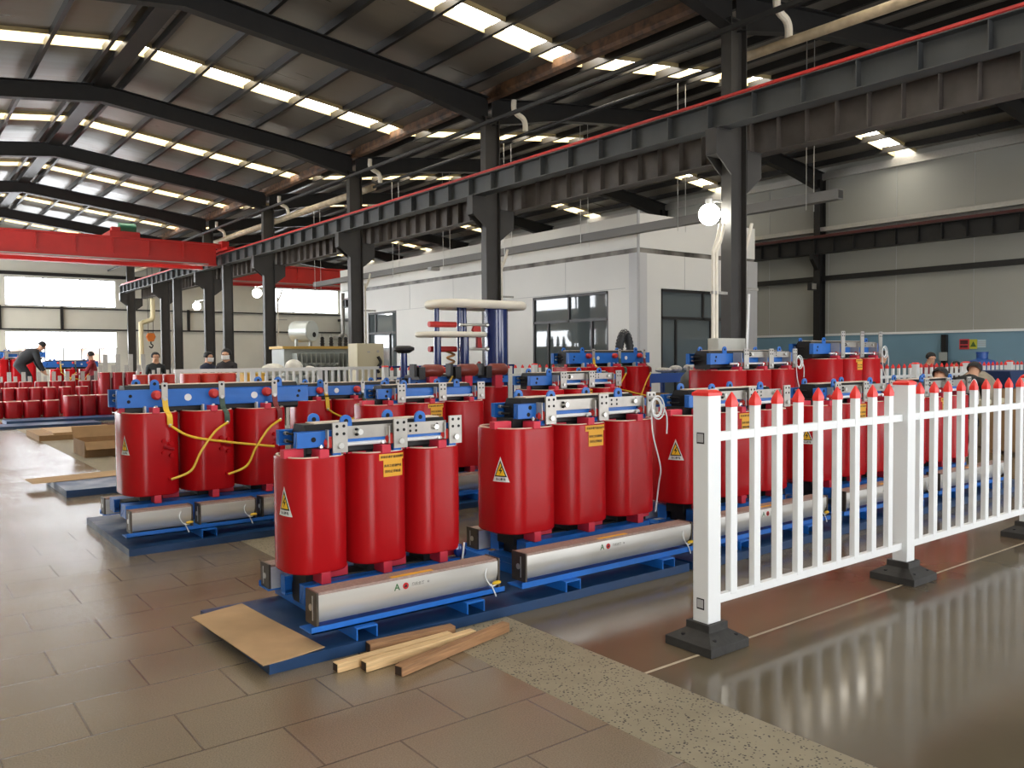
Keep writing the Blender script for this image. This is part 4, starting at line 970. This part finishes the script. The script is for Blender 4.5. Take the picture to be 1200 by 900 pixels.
transformer((4.9, 29.5, 0), 'far left red transformer with light blue beam between the two workers', W=.38, D=.5, s=.42, z0=.4, z1=1.18, zb=(1.24, 1.42), face='hv', left=-.8, right=.75, warn=False, notice_on=False, rearfan=False, group=G2, hvextra=False, base_z=0)

# ------------------------------------------------------------------ oil transformer, cabinet, test tower, bench
t = empty('oil_transformer', (9.45, 21.2, 0), 'grey oil-filled transformer with round drum on top, beyond the guard rail', 'transformer')
m = MB().box(-1.0, 1.0, -.35, .5, .3, 1.72); m.build('tank', GREYM, t, smooth=False, bevel=.02)
m = MB().box(-1.05, 1.05, -.4, .55, 1.72, 1.79); m.build('cover', mat('yellow_edge_paint', (206, 168, 84), .5), t, smooth=False)
for i in range(12): MB().box(-.78 + .13 * i, -.755 + .13 * i, -.68, -.35, .45, 1.6).build('radiator_fin', GREYM, t, smooth=False)
for i in range(9): MB().cyl((-.74 + .13 * i, -.70, 1.3), (-.70 + .13 * i, -.74, 1.3), .045, 10).build('valve', GREYM, t)
MB().cyl((-.9, -.1, .0), (-.9, -.1, .3), .12, 12).cyl((.9, -.1, 0), (.9, -.1, .3), .12, 12).build('wheel', STEEL, t)
o = MB().lathe([(0, -.3), (.26, -.3), (.285, -.28), (.285, .28), (.26, .3), (0, .3)], (0, 0, 0), 26, axis='y').build('conservator', mat('silver_tank_paint', (196, 202, 198), .3, metal=.3), t); o.location = (-.34, -.1, 2.19); o.rotation_euler = (0, 0, .5)
MB().cyl((.06, -.303, -.09), (.06, -.31, -.09), .07, 16).build('gauge', STEEL, o)
for x in (-.55, -.15): MB().box(x - .03, x + .03, -.15, -.05, 1.79, 1.98).build('conservator_leg', GREYM, t, smooth=False)
for x in (.22, .48, .74, .92):
    MB().lathe([(.0, 1.79), (.06, 1.79), (.05, 1.83), (.065, 1.86), (.045, 1.9), (.06, 1.93), (.042, 1.97), (.055, 2.0), (.035, 2.05), (0, 2.05)], (x, -.05, 0), 14).build('bushing', BLACK, t)
    MB().lathe([(0, 2.05), (.03, 2.05), (.035, 2.1), (0, 2.14)], (x, -.05, 0), 10).build('bushing_cap', TIN, t)
t = empty('control_cabinet', (9.82, 18.9, 0), 'beige upright control cabinet beside the grey oil transformer', 'cabinet')
MB().box(-.37, .37, -.25, .25, 0, 1.83).build('body', BEIGE, t, bevel=.01); MB().box(-.34, .34, -.262, -.25, .1, 1.78).build('door', BEIGE, t, bevel=.004)
MB().cyl((.2, -.27, 1.63), (.2, -.262, 1.63), .035, 12).box(-.1, -.02, -.266, -.262, 1.6, 1.63).build('gauge', OFFG, t); MB().tube(smooth_path([(.18, -.3, 1.5), (.24, -.33, 1.35), (.14, -.32, 1.2), (.2, -.3, 1.1)]), .04, 8).build('cable_bundle', BLACK, t)
t = empty('test_tower', (8.45, 12.2, 0), 'blue high-voltage test tower with two ivory ring electrodes', 'test equipment')
def racetrack(c, hx, hy, r, n=10, cr=.3):
    pts = []
    for cx, cy, a0 in ((hx - cr, hy - cr, 0), (-hx + cr, hy - cr, PI / 2), (-hx + cr, -hy + cr, PI), (hx - cr, -hy + cr, 1.5 * PI)):
        for i in range(n + 1):
            a = a0 + PI / 2 * i / n; pts.append((c[0] + cx + cr * math.cos(a), c[1] + cy + cr * math.sin(a), c[2]))
    return pts
MB().tube(racetrack((.1, 0, 2.40), .88, .42, .08), .075, 14, closed=True).build('upper_ring', RINGW, t)
MB().box(-.65, .85, -.3, .3, 2.36, 2.40).build('ring_plate', RINGW, t, smooth=False)
MB().tube(racetrack((-.52, -.12, 1.87), .60, .36, .05), .045, 12, closed=True).build('lower_ring', RINGW, t)
MB().box(-1.0, -.05, -.35, .1, 1.85, 1.88).build('ring_plate', RINGW, t, smooth=False)
MB().cyl((.46, -.1, .12), (.46, -.1, 2.37), .215, 26).build('insulator_cylinder', DBLUE, t)
for x, y, r, z in ((-.68, .1, .045, 2.36), (-.24, .05, .045, 2.36), (-.1, .1, .045, 2.36)): MB().cyl((x, y, .12), (x, y, z), r, 14).build('insulator_rod', DBLUE, t)
for x, y, r, z in ((-.86, -.2, .065, 1.85), (-.32, -.22, .085, 1.85)): MB().cyl((x, y, .12), (x, y, z), r, 16).build('insulator_rod', DBLUE, t)
m = MB()
for z in (2.05, 1.62, 1.25): m.cyl((-.9, .0, z), (-.35, .0, z), .05, 14)
m.build('resistor_tube', RAILR, t)
m = MB()
for z in (2.05, 1.62, 1.25): m.cyl((-.3, -.05, z), (.28, -.12, z), .025, 10).ball((.24, -.13, z), .045, 10)
m.build('spark_gap', BOLT, t)
MB().prism([(.05, 1.62), (.15, 1.62), (.12, 2.02), (0, 2.05), (-.05, 1.95), (.05, 1.9)], 'y', -.1, -.04).prism([(.1, 1.4), (-.02, 1.27), (.2, 1.27)], 'y', -.1, -.04).build('gap_arm', RAILR, t, smooth=False)
MB().tube(smooth_path([(-.55, .0, 1.58), (-.45, -.1, 1.52), (-.6, -.1, 1.47), (-.45, -.1, 1.40), (-.6, -.1, 1.34), (-.5, 0, 1.28)]), .02, 8).build('copper_coil', mat('copper_wire', (190, 140, 90), .3, metal=.8), t)
MB().box(-1.05, 1.0, -.45, .5, 0, .12).build('base_frame', BLACK, t, smooth=False)
t = empty('insulator_post', (6.7, 11.6, 0), 'short blue post with a dark disc on top, left of the test tower', 'test equipment')
MB().cyl((0, 0, .03), (0, 0, 1.55), .055, 14).build('post', DBLUE, t); MB().lathe([(0, 1.55), (.09, 1.55), (.17, 1.60), (.17, 1.64), (.1, 1.67), (0, 1.67)], (0, 0, 0), 22).build('disc', STEEL, t); MB().cyl((0, 0, 0), (0, 0, .03), .15, 18).build('base', STEEL, t)

t = empty('workbench', (12.55, 11.1, 0), 'blue steel workbench with shelf before the right office door', 'workbench')
m = MB().box(-1.05, 1.05, -.3, .35, 1.02, 1.1); m.build('top', BENCH, t, smooth=False); MB().box(-1.05, 1.05, -.32, -.3, .96, 1.14).build('front_panel', BENCH, t, smooth=False)
for x in (-1.0, 0, 1.0):
    for y in (-.27, .3): MB().box(x - .035, x + .035, y - .03, y + .03, 0, 1.02).build('leg', BENCH, t, smooth=False)
MB().box(-1.0, 1.0, -.27, .3, .5, .54).build('shelf', BENCH, t, smooth=False)
for i, (x, w, h, m, lab) in enumerate([(-.3, .2, .1, CLUT, 'small grey parcel on the left of the blue workbench'), (.05, .16, .14, CLUT, 'crumpled grey parcel in the middle of the blue workbench'), (.55, .22, .17, CLUT, 'big grey parcel on the blue workbench, beside the gas cylinder')]):
    o = MB().ball((0, 0, h * .5 + .042), 1, 12, (w, w * .7, h * .5)).build('parcel', m, None, loc=(12.55 + x, 11.1, 1.1)); tag(o, lab, 'parcel')
for i, (x, w, h, m, lab) in enumerate([(-.55, .22, .2, CARD2, 'brown carton on the lower shelf of the blue workbench, left'), (.5, .3, .18, BENCH, 'blue parts bin on the workbench shelf')]):
    o = MB().box(-w, w, -.2, .2, 0, h).box(-w + .02, w - .02, -.19, .19, h, h + .004).build('shelf_box', m, None, loc=(12.55 + x, 11.12, .545), bevel=.01); tag(o, lab, 'box')
t = empty('gas_cylinder', (10.66, 9.1, 0), 'dark grey gas cylinder standing by the blue workbench', 'gas cylinder')
MB().lathe([(0, 0), (.14, 0), (.15, .03), (.15, 1.02), (.13, 1.12), (.07, 1.19), (.04, 1.22), (0, 1.22)], (0, 0, 0), 24).build('body', GASG, t)
MB().lathe([(0, 1.22), (.035, 1.22), (.035, 1.3), (0, 1.31)], (0, 0, 0), 14).build('valve', ALU, t)

# right wall signs, pole, bin, boxes
def sign(y, w, h, z, m, label, extra=None, em=None):
    t = empty('safety_sign', (21.99, y, z), label, 'sign')
    MB().box(-.006, 0, -w / 2, w / 2, -h / 2, h / 2).build('panel', m, t, smooth=False)
    if extra: extra(t)
    return t
def ex1(t): MB().box(-.008, -.006, -.09, .1, .0, .1).box(-.008, -.006, -.09, .1, -.09, -.03).build('black_marks', mat('sign_black_red', (74, 20, 26), .5, var=.5, scale=16), t, smooth=False)
def ex2(t): MB().prism([(-.075, -.07), (.075, -.07), (0, .07)], 'x', -.008, -.006).build('triangle', mat('sign_dark_green', (70, 100, 40), .5), t, smooth=False)
def ex3(t):
    m = MB()
    for z in (.04, .0, -.04): m.box(-.008, -.006, -.09, .09, z - .006, z + .006)
    m.build('printed_lines', OFFG, t, smooth=False)
sign(9.75, .24, .26, 1.70, mat('sign_red', (196, 60, 66), .5), 'red and black safety sign on the blue wall strip, leftmost of three', ex1)
sign(9.53, .18, .24, 1.70, mat('sign_yellow_green', (186, 186, 60), .5), 'yellow triangle sign on the blue wall strip, middle of three', ex2)
sign(9.33, .20, .20, 1.71, mat('sign_pale', (176, 198, 206), .5), 'pale sign on the blue wall strip, rightmost of three', ex3)
t = empty('wall_post', (21.9, 10.2, 0), 'slim black post with a switch box before the blue wall strip', 'post')
MB().box(-.06, .06, -.06, .06, 0, 1.95).build('post', BLACK, t, smooth=False); MB().box(-.09, -.06, -.1, .1, 1.28, 1.5).build('switch_box', GREYM, t, smooth=False)
t = empty('plastic_bin', (15.45, 6.2, 0), 'dark blue open plastic bin on a stand behind the right end of the fence', 'bin')
MB().prism([(-.36, .88), (.36, .88), (.48, 1.18), (-.48, 1.18)], 'y', -.3, .3).build('tub', mat('dark_blue_plastic', (32, 52, 92), .5), t, bevel=.01)
for x in (-.3, .3):
    for y in (-.24, .24): MB().box(x - .03, x + .03, y - .03, y + .03, 0, .88).build('leg', STEEL, t, smooth=False)
t = empty('covered_machine', (14.2, 6.1, 0), 'machine under a brownish grey cover beside the blue bin', 'machine')
MB().box(-.36, .34, -.3, .3, .0, .75).build('base', BEIGE, t, bevel=.02); MB().ball((0, 0, .75), 1, 18, (.40, .34, .46)).build('cover', mat('brownish_cover', (140, 130, 112), .7, var=.3, scale=8, bump=.4, bscale=8), t)
for i, (x, y, w, d, z0, z1, lab) in enumerate([(12.6, 6.6, .5, .3, 0, .95, 'tall brown wooden crate beyond the bent workers'), (13.4, 5.2, .3, .25, 0, .72, 'brown carton on the floor right of the last transformer'), (16.6, 6.9, .5, .3, 0, 1.0, 'brown crate behind the blue bin at the right edge')]):
    t = empty('crate', (x, y, 0), lab, 'crate'); MB().box(-w, w, -d, d, .04, z1).build('body', CARD2, t, bevel=.01)
    for zz in (.1, z1 - .15):
        MB().box(-w - .012, w + .012, -d - .012, -d, zz, zz + .09).build('batten', OAK, t, smooth=False)
    MB().box(-w, w, -d, -d + .08, 0, .04).build('skid', OAK, t, smooth=False); MB().box(-w, w, d - .08, d, 0, .04).build('skid', OAK, t, smooth=False)
t = empty('water_drum', (20.3, 8.6, 0), 'blue drum with narrow neck before the blue wall strip', 'drum')
MB().lathe([(0, 0), (.28, 0), (.3, .05), (.3, 1.22), (.26, 1.3), (.12, 1.34), (.12, 1.46), (0, 1.47)], (0, 0, 0), 24).build('body', mat('blue_drum_plastic', (40, 86, 160), .4), t); MB().cyl((0, 0, 1.46), (0, 0, 1.5), .13, 16).build('cap', BENCH, t)

# ------------------------------------------------------------------ people
SKIN = mat('skin', (206, 158, 128), .5); HAIR = mat('black_hair', (22, 20, 20), .6); MASK = mat('white_mask', (232, 234, 236), .6); SHOE = mat('dark_shoe', (40, 38, 38), .6)
def person(loc, rz, label, lean=0.0, top=(30, 32, 38), pants=(34, 36, 46), arms='front', mask=False, scale=1.0, crouch=0.0, hair='short', neck=0.25, bun=False, bulk=1.0):
    """one continuous skinned body with five-fingered hands; faces local -y"""
    t = empty('person', loc, label, 'person', None, rz)
    V = []; E = []; R = []; K = []
    def v(p, r, kind, par=None):
        if kind in 'tp': r *= bulk
        V.append(Vector(p)); R.append(r); K.append(kind)
        if par is not None: E.append((par, len(V) - 1))
        return len(V) - 1
    hip = Vector((0, .0 + .22 * math.sin(lean), .92 - .34 * crouch))
    ax = Vector((0, -math.sin(lean), math.cos(lean)))             # spine direction
    fr = Vector((0, -math.cos(lean), -math.sin(lean)))            # chest front
    P = v(hip, .135, 'p'); W_ = v(hip + ax * .16, .125, 't', P); C = v(hip + ax * .34, .15, 't', W_); S = v(hip + ax * .47, .12, 't', C)
    N = v(hip + ax * .545, .055, 's', S); hd = (ax * (1 - neck) + Vector((0, -.25, .97)) * neck).normalized()
    hp = V[N] + hd * .09; Hd = v(hp, .082, 's', N); Ht = v(hp + hd * .10, .083, 's', Hd); v(hp + hd * .155, .05, 's', Ht)
    hf = (fr - hd * fr.dot(hd)).normalized()
    nose = v(hp + hf * .085 + hd * .05, .022, 's', Ht)
    chin = v(hp + hf * .06 - hd * .03, .035, 's', Hd)
    for sx in (-1, 1):
        e_ = v(hp + Vector((sx * .085, 0, 0)) + hd * .05, .018, 's', Ht)
        h1 = v(hip + Vector((sx * .095, 0, -.05)), .098, 'p', P)
        kn = v((sx * .11, -.06 - .3 * crouch, .49 - .1 * crouch), .066, 'p', h1); an = v((sx * .115, .03, .09), .045, 'p', kn)
        hl = v((sx * .115, .04, .045), .042, 'f', an); v((sx * .125, -.15, .035), .036, 'f', hl)
        sh = v(V[S] + Vector((sx * .175, 0, 0)) - ax * .02, .068, 't', S)
        if arms == 'front': el = V[sh] - ax * .2 + fr * .16 + Vector((sx * .05, 0, -.06)); wr = el + fr * .2 + Vector((-sx * .08, -.05, -.02))
        elif arms == 'down': el = V[sh] + Vector((sx * .03, -.06, -.28)); wr = el + Vector((-sx * .03, -.12, -.2))
        else: el = V[sh] + Vector((sx * .05, .02, -.29)); wr = el + Vector((0, -.06, -.25))
        e1_ = v(el, .05, 't', sh); w1 = v(wr, .034, 't', e1_); d = (wr - el).normalized(); sd = Vector((1, 0, 0)); sd = (sd - d * sd.dot(d)).normalized(); dn = d.cross(sd)
        pm = v(wr + d * .06, .03, 's', w1)
        for q, (o_, ln) in enumerate(((-.027, .062), (-.009, .075), (.009, .07), (.026, .052))):
            a = v(wr + d * .095 + sd * o_, .0105, 's', pm); b = v(V[a] + d * ln * .55 + dn * .006, .0095, 's', a); v(V[b] + d * ln * .4 + dn * .022, .008, 's', b)
        th = v(wr + d * .05 + sd * (-sx * .038), .012, 's', pm); v(V[th] + d * .04 + sd * (-sx * .02), .0095, 's', th)
    me = bpy.data.meshes.new('body'); me.from_pydata(V, E, []); o = bpy.data.objects.new('body', me); col.objects.link(o)
    sk = o.modifiers.new('skin', 'SKIN'); sk.use_smooth_shade = True
    for i, d in enumerate(me.skin_vertices[0].data): d.radius = (R[i], R[i]); d.use_root = i == 0
    sb = o.modifiers.new('sub', 'SUBSURF'); sb.levels = 1; sb.render_levels = 1
    bpy.context.view_layer.update(); dg = bpy.context.evaluated_depsgraph_get(); nm = bpy.data.meshes.new_from_object(o.evaluated_get(dg))
    for mm in (SKIN, mat('jacket', top, .75, var=.1), mat('trousers', pants, .8, var=.1), SHOE): nm.materials.append(mm)
    idx = {'s': 0, 't': 1, 'p': 2, 'f': 3}; segs = [(V[a], V[b], K[b]) for a, b in E]
    for p in nm.polygons:
        c = p.center; best = (9, 't')
        for a, b, k in segs:
            ab = b - a; u = max(0, min(1, (c - a).dot(ab) / max(1e-9, ab.length_squared))); dd = (a + ab * u - c).length
            if dd < best[0]: best = (dd, k)
        p.material_index = idx[best[1]]; p.use_smooth = True
    o.modifiers.clear(); o.data = nm; o.parent = t; t.scale = (scale,) * 3
    # hair cap, eyes, mask
    q = hd.to_track_quat('Z', 'Y').to_matrix().to_4x4(); hc = hp + hd * .075 - hf * .012
    m = MB(); n = 16; vs = []
    for i in range(8):
        th = PI * .62 * i / 7
        for k in range(n):
            ph = 2 * PI * k / n; dirv = hd * math.cos(th) + (hf * math.cos(ph) + hd.cross(hf) * math.sin(ph)) * math.sin(th)
            r = .108; cut = dirv.dot(hf) > .45 and i > 3
            vs.append(hc + dirv * (r * (.86 if cut else 1)) + (-hf * .01))
    m.add(vs, [(i * n + k, (i + 1) * n + k, (i + 1) * n + (k + 1) % n, i * n + (k + 1) % n) for i in range(7) for k in range(n)])
    if bun: m.ball(tuple(hc - hf * .11 + hd * .03), .05, 12)
    m.build('hair', HAIR, t)
    ey = MB()
    for sx in (-1, 1): ey.ball(tuple(hp + hf * .078 + hd * .062 + hd.cross(hf) * (.032 * sx)), .009, 8)
    ey.build('eye', HAIR, t)
    if mask:
        m = MB(); vs = []
        for i in range(5):
            for k in range(7):
                a = lerp(-1.1, 1.1, k / 6); zz = lerp(-.05, .045, i / 4)
                vs.append(hp + hd * zz + (hf * math.cos(a) + hd.cross(hf) * math.sin(a)) * (.098 + (.02 if abs(a) < .4 else 0)))
        m.add(vs, [(i * 7 + k, i * 7 + k + 1, i * 7 + k + 8, i * 7 + k + 7) for i in range(4) for k in range(6)]); o2 = m.build('mask', MASK, t)
        so = o2.modifiers.new('thick', 'SOLIDIFY'); so.thickness = .003
    return t
P4 = PI / 2
t = empty('work_platform', (3.45, 27.8, 0), 'dark work platform under the bending worker at far left', 'platform')
MB().box(-.4, .4, -.35, .35, .34, .38).build('top', STEEL, t, smooth=False)
for x in (-.36, .36):
    for y in (-.3, .3): MB().box(x - .03, x + .03, y - .03, y + .03, 0, .34).build('leg', STEEL, t, smooth=False)
person((3.45, 27.8, .38), P4, 'person in black bending over a transformer at far left', scale=1.12, lean=.95, bulk=1.45, top=(34, 36, 38), pants=(34, 36, 40), arms='down')
person((5.26, 28.1, 0), -P4 - .3, 'person in dark red jacket and white face mask at far left', lean=.15, top=(140, 34, 44), pants=(60, 34, 38), arms='front', mask=True, scale=1.0)
person((5.80, 18.7, 0), .6, 'person in dark blue with white mask, left of two behind the guard rail', lean=.1, top=(40, 48, 72), arms='front', mask=True, scale=.95)
person((5.93, 17.75, 0), -.7, 'person with tied dark hair behind the guard rail, right of two', lean=.1, top=(40, 36, 40), arms='front', mask=True, scale=.98, bun=True)
person((5.2, 20.6, 0), 0, 'person in dark clothes standing by the far dark column', top=(38, 44, 46), arms='side', scale=.95)
person((11.82, 5.75, 0), P4, 'person in black bending forward, left of two behind the fence', lean=1.1, top=(22, 22, 24), arms='down', crouch=.3)
person((12.95, 5.75, 0), P4, 'person in black bending forward, right of two behind the fence', lean=.95, top=(18, 18, 20), arms='down', crouch=.35)
person((17.0, 9.35, 0), .8, 'dark-haired person beyond the second white fence at right, left one', lean=.35, top=(60, 64, 80), crouch=.35, scale=.98)
person((17.95, 8.75, 0), -.5, 'person in red and grey beyond the second white fence at right', lean=.4, top=(150, 60, 70), crouch=.35, scale=.96)
person((19.45, 9.0, 0), P4, 'person with brown jacket bent low beyond the second white fence', lean=1.2, top=(70, 44, 40), crouch=.1, arms='down')

# ------------------------------------------------------------------ small things around the hall
o = MB().cyl((0, 0, 0), (.16, .0, 2.35), .018, 10).build('white_rod', WHITE, None, loc=(9.72, 7.33, 0)); tag(o, 'thin white rod leaning against the nearest column', 'rod')
t = empty('handrail', (8.1, 15.2, 0), 'low blue double handrail before the white office wall', 'handrail')
for z in (1.05, 1.28): MB().cyl((0, 0, z), (3.6, 0, z), .022, 10).build('rail', DBLUE, t)
for x in (.02, 1.8, 3.58): MB().cyl((x, 0, 0), (x, 0, 1.3), .022, 10).build('post', DBLUE, t)
t = empty('plastic_crate', (5.65, 15.6, 0), 'orange-yellow bin behind the white guard rail', 'bin')
MB().prism([(-.16, 0), (.16, 0), (.2, 1.18), (-.2, 1.18)], 'y', -.2, .2).build('body', mat('orange_yellow_plastic', (232, 176, 60), .5), t, bevel=.01); MB().box(-.22, .22, -.22, .22, 1.18, 1.21).build('lid', mat('yellow_lid', (226, 190, 90), .5), t, bevel=.008)
t = empty('packing_table', (6.65, 16.2, 0), 'grey packing table behind the guard rail, under white sacks', 'table')
MB().box(-.6, .6, -.3, .3, 1.08, 1.12).build('top', GREYM, t, smooth=False)
for x in (-.56, .56):
    for y in (-.26, .26): MB().box(x - .03, x + .03, y - .03, y + .03, 0, 1.08).build('leg', GREYM, t, smooth=False)
for x, w, h, lab in ((-.32, .24, .26, 'white sack on the packing table, left one'), (.12, .18, .34, 'taller white sack on the packing table, middle one'), (.47, .12, .2, 'low white sack on the packing table, right one')):
    o = MB().ball((0, 0, h * .5), 1, 14, (w, .2, h * .5)).build('sack', mat('white_sack', (222, 220, 212), .7, var=.15, scale=9, bump=.3, bscale=14), None, loc=(6.65 + x, 16.2, 1.121)); tag(o, lab, 'sack')
t = empty('vent_pipe', (21.55, 44.3, 0), 'silver bent pipe right of the far window of the right bay', 'pipe')
MB().tube(smooth_path([(0, 1.1, 2.6), (0, .5, 2.6), (0, .1, 2.75), (0, 0, 3.1), (0, 0, 5.2)], 5), .13, 14).build('tube', ALU, t)
